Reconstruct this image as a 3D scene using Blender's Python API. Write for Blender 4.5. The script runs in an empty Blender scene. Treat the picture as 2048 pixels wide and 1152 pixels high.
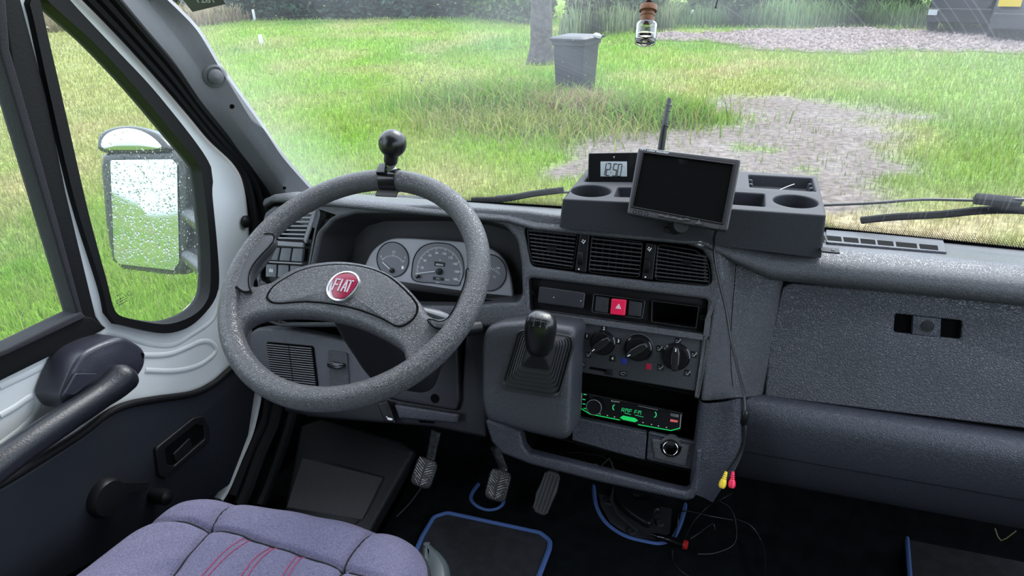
import bpy, bmesh, math, random
import numpy as np
from mathutils import Vector, Matrix
random.seed(4)
rng = np.random.default_rng(7)
scene = bpy.context.scene
COL = scene.collection
R_ = math.radians

# ---------------------------------------------------------------- camera
FPX = 1330.96
CAMLOC = np.array([0.0, 0.0, 1.75])
def cam_rows(pitch, yaw, roll):
    cp, sp, cy, sy = math.cos(pitch), math.sin(pitch), math.cos(yaw), math.sin(yaw)
    fwd = np.array([sy*cp, cy*cp, -sp]); right = np.array([cy, -sy, 0.0]); up = np.cross(right, fwd)
    cr, sr = math.cos(roll), math.sin(roll)
    return np.array([cr*right+sr*up, sr*right-cr*up, fwd])
CM = cam_rows(R_(25.88), R_(-17.85), R_(-1.2))
cam = bpy.data.cameras.new('camera'); camo = bpy.data.objects.new('camera', cam); COL.objects.link(camo)
cam.sensor_width = 36.0; cam.lens = FPX/2048*36.0; cam.clip_start = .02; cam.clip_end = 500
camo.matrix_world = Matrix(((CM[0][0], -CM[1][0], -CM[2][0], 0), (CM[0][1], -CM[1][1], -CM[2][1], 0), (CM[0][2], -CM[1][2], -CM[2][2], 1.75), (0, 0, 0, 1)))
scene.camera = camo

# ---------------------------------------------------------------- world and light (overcast daylight)
w = bpy.data.worlds.new('sky'); scene.world = w; w.use_nodes = True
nt = w.node_tree; nt.nodes.clear()
bg = nt.nodes.new('ShaderNodeBackground'); wo = nt.nodes.new('ShaderNodeOutputWorld')
tc = nt.nodes.new('ShaderNodeTexCoord'); sx = nt.nodes.new('ShaderNodeSeparateXYZ'); rp_ = nt.nodes.new('ShaderNodeValToRGB')
nt.links.new(tc.outputs['Generated'], sx.inputs[0]); nt.links.new(sx.outputs['Z'], rp_.inputs[0])
rp_.color_ramp.elements[0].color = (.52, .63, .78, 1); rp_.color_ramp.elements[0].position = 0.0
rp_.color_ramp.elements[1].color = (.80, .89, 1.04, 1); rp_.color_ramp.elements[1].position = .6
nt.links.new(rp_.outputs[0], bg.inputs[0]); bg.inputs[1].default_value = 1.55
nt.links.new(bg.outputs[0], wo.inputs[0])
sun = bpy.data.lights.new('sun', 'SUN'); suno = bpy.data.objects.new('sun', sun); COL.objects.link(suno)
sun.energy = 1.5; sun.angle = R_(35); sun.color = (1.0, .97, .92)
suno.rotation_euler = Vector((-.18, -.75, -.85)).to_track_quat('-Z', 'Y').to_euler()
scene.view_settings.view_transform = 'Standard'; scene.view_settings.look = 'None'
scene.view_settings.exposure = 1.45; scene.view_settings.gamma = 1
try: scene.view_settings.use_curve_mapping = False
except Exception: pass

# ---------------------------------------------------------------- helpers: planes
def ray(x, y): return CM.T @ np.array([(x-1024)/FPX, (y-576)/FPX, 1.0])
def V(*a): return np.array(a, float)
def nrm(a): a = np.array(a, float); return a/np.linalg.norm(a)
class PL:
    """a real plane in the cab; n faces the viewer, u right, v up in the plane"""
    def __init__(s, p0, n, u=(1, 0, 0)):
        s.p0 = np.array(p0, float); s.n = nrm(n); u = np.array(u, float)
        s.u = nrm(u - s.n*(u@s.n)); s.v = np.cross(s.n, s.u)
    def hit(s, x, y, h=0):
        r = ray(x, y); p = s.p0+s.n*h
        return CAMLOC+r*(((p-CAMLOC)@s.n)/(r@s.n))
    def uv(s, x, y, h=0):
        q = s.hit(x, y, h)-s.p0; return (q@s.u, q@s.v)
    def uvs(s, pts, h=0): return [s.uv(x, y, h) for x, y in pts]
    def pt(s, u, v, h=0): return s.p0+s.u*u+s.v*v+s.n*h
def off(pl, h): return PL(pl.p0+pl.n*h, pl.n, pl.u)
def rp(pts, r, seg=6):
    """round the corners of a closed 2D polygon"""
    out = []; n = len(pts)
    for i in range(n):
        a, b, c = (np.array(pts[i-1]), np.array(pts[i]), np.array(pts[(i+1) % n]))
        ri = r[i] if isinstance(r, (list, tuple)) else r
        d1 = a-b; d2 = c-b; l1 = np.linalg.norm(d1); l2 = np.linalg.norm(d2)
        if ri <= 0 or l1 < 1e-7 or l2 < 1e-7: out.append(tuple(b)); continue
        d1 /= l1; d2 /= l2; ang = math.acos(max(-1, min(1, d1@d2)))
        if ang > 3.05: out.append(tuple(b)); continue
        t = min(ri/math.tan(ang/2), l1*.48, l2*.48)
        p1 = b+d1*t; p2 = b+d2*t
        for k in range(seg+1):
            s = k/seg; q = (1-s)**2*p1+2*s*(1-s)*b+s*s*p2; out.append(tuple(q))
    return out
def cr(pts, n=6, closed=True):
    """Catmull-Rom through the points"""
    P = [np.array(p, float) for p in pts]; N = len(P); out = []
    rngi = range(N) if closed else range(N-1)
    for i in rngi:
        if closed: p0, p1, p2, p3 = P[i-1], P[i], P[(i+1) % N], P[(i+2) % N]
        else: p0, p1, p2, p3 = P[max(i-1, 0)], P[i], P[i+1], P[min(i+2, N-1)]
        for k in range(n):
            t = k/n
            out.append(tuple(.5*((2*p1)+(-p0+p2)*t+(2*p0-5*p1+4*p2-p3)*t*t+(-p0+3*p1-3*p2+p3)*t**3)))
    if not closed: out.append(tuple(P[-1]))
    return out
def circ(cx, cy, r, n=32, ry=None): return [(cx+r*math.cos(2*math.pi*k/n), cy+(ry or r)*math.sin(2*math.pi*k/n)) for k in range(n)]
def rect(cx, cy, w_, h_, r=0, ang=0):
    c, s = math.cos(ang), math.sin(ang)
    q = [(cx+x*c-y*s, cy+x*s+y*c) for x, y in ((-w_/2, -h_/2), (w_/2, -h_/2), (w_/2, h_/2), (-w_/2, h_/2))]
    return rp(q, r, 5) if r else q
def scl(uv, s, c=None):
    a = np.array(uv); c = a.mean(0) if c is None else np.array(c)
    if not isinstance(s, (tuple, list)): s = (s, s)
    return [tuple(c+(p-c)*np.array(s)) for p in a]

# ---------------------------------------------------------------- helpers: materials
def mat(name, col, rough=.5, metal=0, bump=0, bscale=300, kind='noise', var=0, vscale=6, emit=0, ecol=None, spec=.5, stretch=None, det=3, col2=None, cscale=None, cthr=(.4, .6)):
    m = bpy.data.materials.new(name); m.use_nodes = True; t = m.node_tree; b = t.nodes['Principled BSDF']
    b.inputs['Base Color'].default_value = (*col, 1); b.inputs['Roughness'].default_value = rough; b.inputs['Metallic'].default_value = metal
    b.inputs['Specular IOR Level'].default_value = spec
    if emit: b.inputs['Emission Color'].default_value = (*(ecol or col), 1); b.inputs['Emission Strength'].default_value = emit
    g = t.nodes.new('ShaderNodeNewGeometry'); vec = g.outputs['Position']
    if stretch:
        mp = t.nodes.new('ShaderNodeMapping'); mp.inputs['Scale'].default_value = stretch; t.links.new(vec, mp.inputs[0]); vec2 = mp.outputs[0]
    else: vec2 = vec
    if bump:
        if kind == 'noise':
            x = t.nodes.new('ShaderNodeTexNoise'); x.inputs['Scale'].default_value = bscale; x.inputs['Detail'].default_value = det; o = x.outputs[0]
        elif kind == 'leather':
            n0 = t.nodes.new('ShaderNodeTexNoise'); n0.inputs['Scale'].default_value = bscale*.5; t.links.new(vec2, n0.inputs[0])
            mx = t.nodes.new('ShaderNodeMixRGB'); mx.inputs[0].default_value = .012; t.links.new(vec2, mx.inputs[1]); t.links.new(n0.outputs[1], mx.inputs[2])
            x = t.nodes.new('ShaderNodeTexVoronoi'); x.feature = 'DISTANCE_TO_EDGE'; x.inputs['Scale'].default_value = bscale; t.links.new(mx.outputs[0], x.inputs[0])
            rr = t.nodes.new('ShaderNodeValToRGB'); rr.color_ramp.elements[1].position = .18; t.links.new(x.outputs[0], rr.inputs[0]); o = rr.outputs[0]
        elif kind == 'wave':
            x = t.nodes.new('ShaderNodeTexWave'); x.inputs['Scale'].default_value = bscale; x.bands_direction = 'X'; o = x.outputs['Fac']
        if kind != 'leather': t.links.new(vec2, x.inputs[0])
        bp = t.nodes.new('ShaderNodeBump'); bp.inputs['Strength'].default_value = bump; bp.inputs['Distance'].default_value = .0012
        t.links.new(o, bp.inputs['Height']); t.links.new(bp.outputs[0], b.inputs['Normal'])
    if var or col2:
        x = t.nodes.new('ShaderNodeTexNoise'); x.inputs['Scale'].default_value = cscale or vscale; x.inputs['Detail'].default_value = 4; t.links.new(vec, x.inputs[0])
        r = t.nodes.new('ShaderNodeValToRGB'); r.color_ramp.elements[0].position = cthr[0]; r.color_ramp.elements[1].position = cthr[1]
        a = col if col2 else tuple(c*(1-var) for c in col); c2 = col2 or tuple(c*(1+var) for c in col)
        r.color_ramp.elements[0].color = (*a, 1); r.color_ramp.elements[1].color = (*c2, 1)
        t.links.new(x.outputs[0], r.inputs[0]); t.links.new(r.outputs[0], b.inputs['Base Color'])
    return m
M = {}
M['dash'] = mat('dash_plastic', (.064, .065, .072), .36, bump=.6, bscale=330, kind='leather', var=.06)
M['dashsoft'] = mat('dash_vinyl', (.074, .075, .088), .38, bump=.8, bscale=230, kind='leather', var=.08)
M['dashdark'] = mat('lower_plastic', (.036, .038, .050), .38, bump=.4, bscale=260, kind='leather')
M['black'] = mat('black_plastic', (.007, .007, .008), .42, bump=.1, bscale=500, spec=.32)
M['blackgloss'] = mat('black_gloss', (.006, .006, .007), .12)
M['void'] = mat('deep_black', (.003, .003, .003), .9, spec=.05)
M['rubber'] = mat('black_rubber', (.004, .0042, .0048), .6, bump=.3, bscale=200, spec=.22)
M['wheel'] = mat('steering_wheel_leatherette', (.070, .069, .075), .30, bump=.75, bscale=330, kind='leather', var=.05)
M['panel'] = mat('centre_panel', (.016, .017, .021), .5, bump=.3, bscale=500)
M['paint'] = mat('grey_paint', (.56, .575, .57), .28, var=.04)
M['pillar'] = mat('pillar_plastic', (.125, .128, .135), .6, bump=.4, bscale=400, var=.05)
M['doortrim'] = mat('door_trim', (.006, .008, .013), .6, bump=.3, bscale=300, var=.1)
M['chrome'] = mat('chrome', (.75, .75, .77), .12, 1)
M['steel'] = mat('worn_steel', (.35, .35, .36), .35, .9, bump=.2, bscale=120, var=.3, vscale=80)
M['white'] = mat('white_marks', (.85, .85, .85), .5)
M['grey_mark'] = mat('grey_marks', (.35, .36, .38), .5)
M['dial'] = mat('dial_face', (.15, .15, .165), .5)
M['dialbez'] = mat('dial_surround', (.32, .32, .34), .45, var=.08, vscale=10)
M['carpet'] = mat('black_carpet', (.0045, .006, .007), .95, spec=.1, bump=1.0, bscale=700, var=.3, vscale=30)
M['mat'] = mat('mat_carpet', (.020, .020, .024), .95, bump=1.0, bscale=900, var=.25, vscale=40)
M['blue'] = mat('blue_binding', (.07, .14, .36), .6, bump=.8, bscale=300)
M['ribmat'] = mat('ribbed_rubber', (.035, .033, .036), .6, bump=1, bscale=60, kind='wave')
M['seat'] = mat('seat_fabric', (.098, .090, .152), .92, bump=1.0, bscale=520, col2=(.155, .145, .225), cscale=420, cthr=(.35, .65))
M['seatside'] = mat('seat_side', (.035, .036, .045), .7, bump=.5, bscale=500)
M['piping'] = mat('seat_piping', (.01, .01, .014), .8)
M['red'] = mat('red_plastic', (.75, .012, .07), .35)
M['redst'] = mat('red_thread', (.42, .05, .12), .8)
M['fiatred'] = mat('badge_red', (.22, .004, .03), .25)
M['yellow'] = mat('yellow_plastic', (.78, .55, .03), .4)
M['cork'] = mat('brown_wood', (.20, .075, .03), .55, bump=.4, bscale=150, var=.2, vscale=60)
M['screen'] = mat('dark_screen', (.004, .004, .005), .08)
M['monframe'] = mat('monitor_grey', (.038, .036, .038), .42, bump=.1, bscale=500)
M['lcd'] = mat('lcd_grey', (.30, .33, .33), .35)
M['green'] = mat('green_light', (.01, .3, .1), .4, emit=.17, ecol=(.01, .9, .13))
M['greent'] = mat('green_text', (.02, .3, .12), .4, emit=.14, ecol=(.05, .95, .28))
M['whitel'] = mat('white_light', (.5, .5, .5), .4, emit=.06)
M['bluem'] = mat('blue_mark', (.02, .03, .30), .4)
M['redm'] = mat('red_mark', (.45, .01, .05), .4)
M['cable'] = mat('cable_black', (.006, .006, .007), .35)
M['paper'] = mat('paper', (.7, .7, .7), .7)
M['straw'] = mat('straw_tie', (.55, .47, .22), .6)
M['fabrictape'] = mat('felt', (.02, .02, .024), 1.0, bump=1, bscale=800)

# ---------------------------------------------------------------- helpers: objects
def wloc(o):
    p = np.zeros(3)
    while o is not None: p += np.array(o.location); o = o.parent
    return p
def tag(o, label=None, cat=None, group=None, kind=None):
    if label: o['label'] = label
    if cat: o['category'] = cat
    if group: o['group'] = group
    if kind: o['kind'] = kind
    return o
def empty(name, loc, label=None, cat=None, group=None, kind=None):
    o = bpy.data.objects.new(name, None); COL.objects.link(o); o.location = Vector(loc); o.empty_display_size = .05
    return tag(o, label, cat, group, kind)
def link(name, me, m, parent=None, smooth=40, recentre=True):
    if me.vertices and recentre:
        n = len(me.vertices); co = np.empty(n*3); me.vertices.foreach_get('co', co); co = co.reshape(-1, 3)
        c = (co.min(0)+co.max(0))/2
        me.vertices.foreach_set('co', (co-c).ravel())
    else: c = np.zeros(3)
    if m is not None:
        me.materials.clear(); me.materials.append(M[m] if isinstance(m, str) else m)
    if smooth:
        me.polygons.foreach_set('use_smooth', [True]*len(me.polygons))
        me.set_sharp_from_angle(angle=R_(smooth))
    me.update()
    o = bpy.data.objects.new(name, me); COL.objects.link(o)
    if parent is not None: o.parent = parent; c = c-wloc(parent)
    o.location = Vector(c)
    return o
class MB:
    """collects shapes for one mesh"""
    def __init__(s): s.v = []; s.f = []
    def add(s, v, f):
        k = len(s.v); s.v += [tuple(map(float, p)) for p in v]; s.f += [tuple(i+k for i in q) for q in f]; return s
    def box(s, c, ax, d):
        """centre, 3 axes, full sizes"""
        c = np.array(c); a = [np.array(x)*(k/2) for x, k in zip(ax, d)]
        vs = [c+i*a[0]+j*a[1]+k*a[2] for i in (-1, 1) for j in (-1, 1) for k in (-1, 1)]
        return s.add(vs, [(0, 1, 3, 2), (4, 6, 7, 5), (0, 4, 5, 1), (2, 3, 7, 6), (0, 2, 6, 4), (1, 5, 7, 3)])
    def pbox(s, pl, u0, v0, u1, v1, h0, h1):
        return s.box(pl.pt((u0+u1)/2, (v0+v1)/2, (h0+h1)/2), (pl.u, pl.v, pl.n), (abs(u1-u0), abs(v1-v0), abs(h1-h0)))
    def bar(s, pl, a, b, wd, h0, h1):
        """bar in plane from uv a to uv b"""
        A = pl.pt(*a); B = pl.pt(*b); d = B-A; L = np.linalg.norm(d); d /= L
        return s.box((A+B)/2+pl.n*((h0+h1)/2), (d, np.cross(pl.n, d), pl.n), (L, wd, abs(h1-h0)))
    def tube(s, pts, r, n=10, closed=False, cap=True, flat=None):
        P = [np.array(p, float) for p in pts]; N = len(P); rs = r if isinstance(r, (list, tuple)) else [r]*N
        T = []
        for i in range(N):
            a = P[i-1] if (i > 0 or closed) else P[i]; b = P[(i+1) % N] if (i < N-1 or closed) else P[i]; T.append(nrm(b-a))
        up = V(0, 0, 1) if abs(T[0][2]) < .9 else V(1, 0, 0)
        if flat is not None: up = np.array(flat[0], float)
        x = nrm(np.cross(up, T[0])); vs = []
        for i in range(N):
            if flat is not None: x = nrm(np.cross(up, T[i]))
            else: x = nrm(x-T[i]*(x@T[i]))
            y = np.cross(T[i], x)
            fx, fy = (1, 1) if flat is None else (flat[1], flat[2])
            for k in range(n):
                t = 2*math.pi*k/n; vs.append(P[i]+rs[i]*(x*math.cos(t)*fx+y*math.sin(t)*fy))
        fs = []
        for i in range(N if closed else N-1):
            j = (i+1) % N
            for k in range(n): fs.append((i*n+k, i*n+(k+1) % n, j*n+(k+1) % n, j*n+k))
        if cap and not closed: fs.append(tuple(range(n-1, -1, -1))); fs.append(tuple((N-1)*n+k for k in range(n)))
        return s.add(vs, fs)
    def lathe(s, o, ax, prof, n=28):
        """prof: list of (r, h) along ax from o"""
        ax = nrm(ax); x = nrm(np.cross(ax, V(0, 0, 1) if abs(ax[2]) < .9 else V(1, 0, 0))); y = np.cross(ax, x); vs = []; o = np.array(o)
        for r, h in prof:
            for k in range(n):
                t = 2*math.pi*k/n; vs.append(o+ax*h+r*(x*math.cos(t)+y*math.sin(t)))
        fs = [(i*n+k, i*n+(k+1) % n, (i+1)*n+(k+1) % n, (i+1)*n+k) for i in range(len(prof)-1) for k in range(n)]
        if prof[0][0] > 1e-5: fs.append(tuple(range(n-1, -1, -1)))
        if prof[-1][0] > 1e-5: fs.append(tuple((len(prof)-1)*n+k for k in range(n)))
        return s.add(vs, fs)
    def rings(s, pl, rings, close_front=True):
        """rings: list of (uvlist, h); skins them"""
        n = len(rings[0][0]); vs = [pl.pt(u, v, h) for uv, h in rings for u, v in uv]
        fs = [(i*n+k, i*n+(k+1) % n, (i+1)*n+(k+1) % n, (i+1)*n+k) for i in range(len(rings)-1) for k in range(n)]
        if close_front: fs.append(tuple((len(rings)-1)*n+k for k in range(n)))
        return s.add(vs, fs)
    def grid(s, g, flip=False):
        a = len(g); b = len(g[0]); vs = [p for r in g for p in r]
        fs = [(i*b+j, i*b+j+1, (i+1)*b+j+1, (i+1)*b+j) for i in range(a-1) for j in range(b-1)]
        if flip: fs = [f[::-1] for f in fs]
        return s.add(vs, fs)
    def build(s, name, m, parent=None, smooth=40, bevel=0, normals=True):
        me = bpy.data.meshes.new(name); me.from_pydata(s.v, [], s.f); bm = bmesh.new(); bm.from_mesh(me)
        if bevel:
            bmesh.ops.bevel(bm, geom=[e for e in bm.edges if len(e.link_faces) == 2 and e.calc_face_angle(0) > .6], offset=bevel, segments=2, profile=.6, affect='EDGES', clamp_overlap=True)
        if normals: bmesh.ops.recalc_face_normals(bm, faces=bm.faces)
        bm.to_mesh(me); bm.free()
        return link(name, me, m, parent, smooth)
def panel_mesh(pl, outline, holes=(), top=0.0, th=.01, bev=.002, seg=3):
    cu = bpy.data.curves.new('tmp', 'CURVE'); cu.dimensions = '2D'; cu.fill_mode = 'BOTH'
    bev = min(bev, th/2*.98)
    cu.extrude = max(th/2-bev, 0); cu.bevel_depth = bev; cu.bevel_resolution = seg; cu.offset = -bev
    for o in [outline]+list(holes):
        pts = [o[0]]
        for p in o[1:]:
            if (p[0]-pts[-1][0])**2+(p[1]-pts[-1][1])**2 > 1e-10: pts.append(p)
        if (pts[0][0]-pts[-1][0])**2+(pts[0][1]-pts[-1][1])**2 < 1e-10: pts.pop()
        sp = cu.splines.new('POLY'); sp.points.add(len(pts)-1)
        for i, p in enumerate(pts): sp.points[i].co = (p[0], p[1], 0, 1)
        sp.use_cyclic_u = True
    ob = bpy.data.objects.new('tmp', cu); me = bpy.data.meshes.new_from_object(ob)
    n = len(me.vertices); co = np.empty(n*3); me.vertices.foreach_get('co', co); co = co.reshape(-1, 3)
    w_ = pl.p0+co[:, :1]*pl.u+co[:, 1:2]*pl.v+(co[:, 2:3]+top-th/2)*pl.n
    me.vertices.foreach_set('co', w_.ravel()); me.update()
    bpy.data.objects.remove(ob); bpy.data.curves.remove(cu)
    return me
def panel(name, pl, outline, m, parent=None, holes=(), top=0.0, th=.01, bev=.002, seg=3, smooth=35):
    me = panel_mesh(pl, outline, holes, top, th, bev, seg); bm = bmesh.new(); bm.from_mesh(me)
    bmesh.ops.remove_doubles(bm, verts=bm.verts, dist=1e-6); bmesh.ops.recalc_face_normals(bm, faces=bm.faces); bm.to_mesh(me); bm.free()
    return link(name, me, m, parent, smooth)
def dome(name, pl, outline, m, parent=None, h0=0.0, rise=.005, side=.004, edge=.92, steps=5, th=.004, c=None):
    """outline raised with rounded edge and domed top"""
    n = len(outline); rr = [(outline, h0-th), (outline, h0)]
    for k in range(1, 4):
        t = k/3*math.pi/2; rr.append((scl(outline, 1-(1-edge)*(1-math.cos(t)), c), h0+side*math.sin(t)))
    for k in range(1, steps+1):
        s_ = edge*(1-k/(steps+.3)); rr.append((scl(outline, s_, c), h0+side+rise*(1-(s_/edge)**2)))
    return MB().rings(pl, rr).build(name, m, parent, smooth=50)
def well(name, pl, outline, m, parent=None, h0=0.0, depth=.03, shrink=.9, inner=None, smooth=40, floor=True):
    inn = inner or scl(outline, shrink)
    return MB().rings(pl, [(outline, h0), (inn, h0-depth)], close_front=floor).build(name, m, parent, smooth=smooth, normals=False)
def text(name, s, pl, u, v, size, m, parent=None, h=.0004, ang=0, sx=1.0, bold=0, shear=0, align='CENTER'):
    cu = bpy.data.curves.new('tmp', 'FONT'); cu.body = s; cu.size = size; cu.align_x = align; cu.align_y = 'CENTER'; cu.extrude = .0002; cu.offset = bold; cu.shear = shear
    cu.resolution_u = 2
    ob = bpy.data.objects.new('tmp', cu); me = bpy.data.meshes.new_from_object(ob)
    n = len(me.vertices); co = np.empty(n*3); me.vertices.foreach_get('co', co); co = co.reshape(-1, 3)
    c, s_ = math.cos(ang), math.sin(ang); x = co[:, 0]*sx; y = co[:, 1]
    X = (u+x*c-y*s_)[:, None]; Y = (v+x*s_+y*c)[:, None]
    me.vertices.foreach_set('co', (pl.p0+X*pl.u+Y*pl.v+(co[:, 2:3]+h)*pl.n).ravel()); me.update()
    bpy.data.objects.remove(ob); bpy.data.curves.remove(cu)
    return link(name, me, m, parent, 0)
def seg7(mb, pl, s, u, v, hgt, wd, gap, th, h=.0005, slant=.1):
    """seven segment characters"""
    S = {'0': 'abcdef', '1': 'bc', '2': 'abged', '5': 'afgcd', '8': 'abcdefg', 'R': 'efabg', 'M': 'efbca', 'F': 'aefg', '6': 'afgecd', '3': 'abgcd', '4': 'fgbc', '7': 'abc', '9': 'abfgcd'}
    for ch in s:
        if ch == ' ': u += wd*.7; continue
        if ch == ':':
            for y in (.3, .7): mb.bar(pl, (u+slant*y*hgt, v+hgt*y-th/2), (u+slant*y*hgt, v+hgt*y+th/2), th, h, h+.0003)
            u += gap+th; continue
        pts = {'a': ((0, 1), (1, 1)), 'b': ((1, 1), (1, .5)), 'c': ((1, .5), (1, 0)), 'd': ((0, 0), (1, 0)), 'e': ((0, .5), (0, 0)), 'f': ((0, 1), (0, .5)), 'g': ((0, .5), (1, .5))}
        for k in S[ch]:
            (x0, y0), (x1, y1) = pts[k]
            mb.bar(pl, (u+x0*wd+slant*y0*hgt, v+y0*hgt), (u+x1*wd+slant*y1*hgt, v+y1*hgt), th, h, h+.0003)
        if ch == 'M': mb.bar(pl, (u+.5*wd+slant*hgt, v+hgt), (u+.5*wd+slant*.5*hgt, v+hgt*.5), th, h, h+.0003)
        if ch == 'R': mb.bar(pl, (u+.4*wd+slant*.5*hgt, v+hgt*.5), (u+wd, v), th, h, h+.0003)
        u += wd+gap
    return u

# ---------------------------------------------------------------- the planes of the cab
X, Y, Z = V(1, 0, 0), V(0, 1, 0), V(0, 0, 1)
DOORX = -.95
PD = PL((DOORX, .8, 1.2), (1, 0, 0), (0, 1, 0))                      # driver's door inner face
PC = PL((-.15, .933, 1.05), (0, -math.cos(R_(20)), math.sin(R_(20))))   # dash fascia
PG = PL((.3, 1.04, 1.15), (0, -math.cos(R_(11.5)), math.sin(R_(11.5))))  # glovebox face
WC = V(-.485, .758, 1.348); WA = R_(57.4)
PW = PL(WC, (0, -math.cos(WA), math.sin(WA)))                         # steering wheel plane
FLZ = .62
PF = PL((0, .8, FLZ), (0, 0, 1))                                      # cab floor
# ================================================================ OUTSIDE
def vnoise(x, y, sc, seed):
    x = np.asarray(x)*sc; y = np.asarray(y)*sc; xi = np.floor(x).astype(int); yi = np.floor(y).astype(int); fx = x-xi; fy = y-yi
    fx = fx*fx*(3-2*fx); fy = fy*fy*(3-2*fy)
    def h(a, b):
        n = (a*374761393+b*668265263+seed*1274126177) & 0x7fffffff; n = ((n ^ (n >> 13))*1274126177) & 0x7fffffff; return ((n ^ (n >> 16)) & 0xffff)/65535.0
    return (h(xi, yi)*(1-fx)+h(xi+1, yi)*fx)*(1-fy)+(h(xi, yi+1)*(1-fx)+h(xi+1, yi+1)*fx)*fy
def fbm(x, y, sc, seed, o=4): return sum(vnoise(x, y, sc*2**k, seed+k)*.5**k for k in range(o))/sum(.5**k for k in range(o))
PG0 = PL((0, 0, 0), (0, 0, 1))
def G(x, y): return PG0.hit(x, y)[:2]
# bare earth blobs (centre, radii), gravel band
def seg_d(x, y, a, b):
    a = np.array(a); b = np.array(b); d = b-a; t = np.clip(((x-a[0])*d[0]+(y-a[1])*d[1])/(d@d), 0, 1); return np.hypot(x-a[0]-t*d[0], y-a[1]-t*d[1])
track = [(G(1230, 300), G(1450, 275), .9), (G(1450, 275), G(1640, 250), 1.2), (G(1560, 215), G(1650, 230), 1.1), (G(1500, 320), G(1680, 385), .75), (G(1560, 260), G(1640, 330), .8), (G(1290, 280), G(1560, 330), .75), (G(1240, 300), G(1130, 350), .35), (G(1230, 230), G(1330, 225), .5)]
gravA, gravB, gravC = G(1340, 75), G(1620, 78), G(2200, 84)
def zones(x, y):
    x = np.asarray(x, float); y = np.asarray(y, float)
    n1 = fbm(x, y, 1.3, 3); n2 = fbm(x, y, .35, 9); n3 = fbm(x, y, 4, 21)
    e = np.zeros_like(x)
    for a, b, r in track:
        r = r*1.0; d = seg_d(x, y, a, b); e = np.maximum(e, np.clip((r-d)/(.5*r)+(n1-.5)*2.6+(n3-.5)*1.2, 0, 1)*(d < r*1.8))
    g = np.clip(1.0-(seg_d(x, y, gravA, gravB)/1.5), 0, 1); g2 = np.clip(1.35-(seg_d(x, y, gravB, gravC)/2.6), 0, 1)
    g = np.clip((np.maximum(g, g2)-.30+(n1-.5)*.6)*5, 0, 1)
    # dry straw coloured grass: far left meadow and just before the bonnet
    dry = np.clip((fbm(x, y, .6, 40)-.50)*5, 0, 1)*.45
    px = x/np.maximum(y, .5)
    dry = np.maximum(dry, (y > 1)*np.clip((-x-4.6)/1.2, 0, 1)*np.clip((9.5-y)/2, 0, 1)*(.25+.6*np.clip((n1-.35)*3, 0, 1)))
    far = .7*(y > 1)*np.clip((-px-.78)*6, 0, 1)*np.clip((np.hypot(x, y)-7)/3, 0, 1); dry = np.maximum(dry, far*.9)
    near = (y > 0)*np.clip((6.4-y)/1.6, 0, 1)*np.clip((x+2.2)/1.6, 0, 1); dry = np.maximum(dry, near*np.clip(.75+(n1-.5)*2.4, 0, 1))
    rt = np.clip(1-seg_d(x, y, G(1250, 230), G(1500, 120))/1.8, 0, 1); dry = np.maximum(dry, rt*np.clip(.6+(n1-.5)*2.5, 0, 1)*.8)
    return e, g, dry, n1, n2, n3
def sandm(x, y, n1):
    x = np.asarray(x, float); y = np.asarray(y, float); a = (y > 0)*np.clip((6.2-y)/1.3, 0, 1)*np.clip((x+.3)/1.2, 0, 1)*np.clip(.8+(n1-.5)*3, 0, 1)
    b = np.clip(1-np.hypot(x+2.6, y-5.0)/1.5, 0, 1)*np.clip(.5+(n1-.5)*4, 0, 1)
    return np.maximum(a, b*.7)
def ground_col(x, y):
    e, g, dry, n1, n2, n3 = zones(x, y); sand = sandm(x, y, n1)
    lush = np.array((.32, .62, .035)); mid = np.array((.44, .64, .09)); cool = np.array((.17, .42, .06)); dr = np.array((.70, .60, .27)); ea = np.array((.33, .27, .24)); gv = np.array((.40, .32, .295))
    c = lush+(mid-lush)*np.clip((n1-.3)*2, 0, 1)[..., None]
    cl = np.clip((n2-.45)*4, 0, 1)*.6; c = c+(cool-c)*cl[..., None]
    rightside = np.clip((np.asarray(x)+1.2)/2.5, 0, 1)*.55; c = c+(np.array((.38, .53, .13))-c)*rightside[..., None]
    c = c+(dr-c)*dry[..., None]
    c = c+(np.array((.86, .68, .42))-c)*(sand*.9)[..., None]
    pud = np.clip((n3-.55)*4, 0, 1); c = c+((ea+pud[..., None]*.10)-c)*e[..., None]
    c = c+((gv*(.75+.5*n3[..., None]))-c)*g[..., None]
    return np.clip(c, 0, 1)
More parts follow.
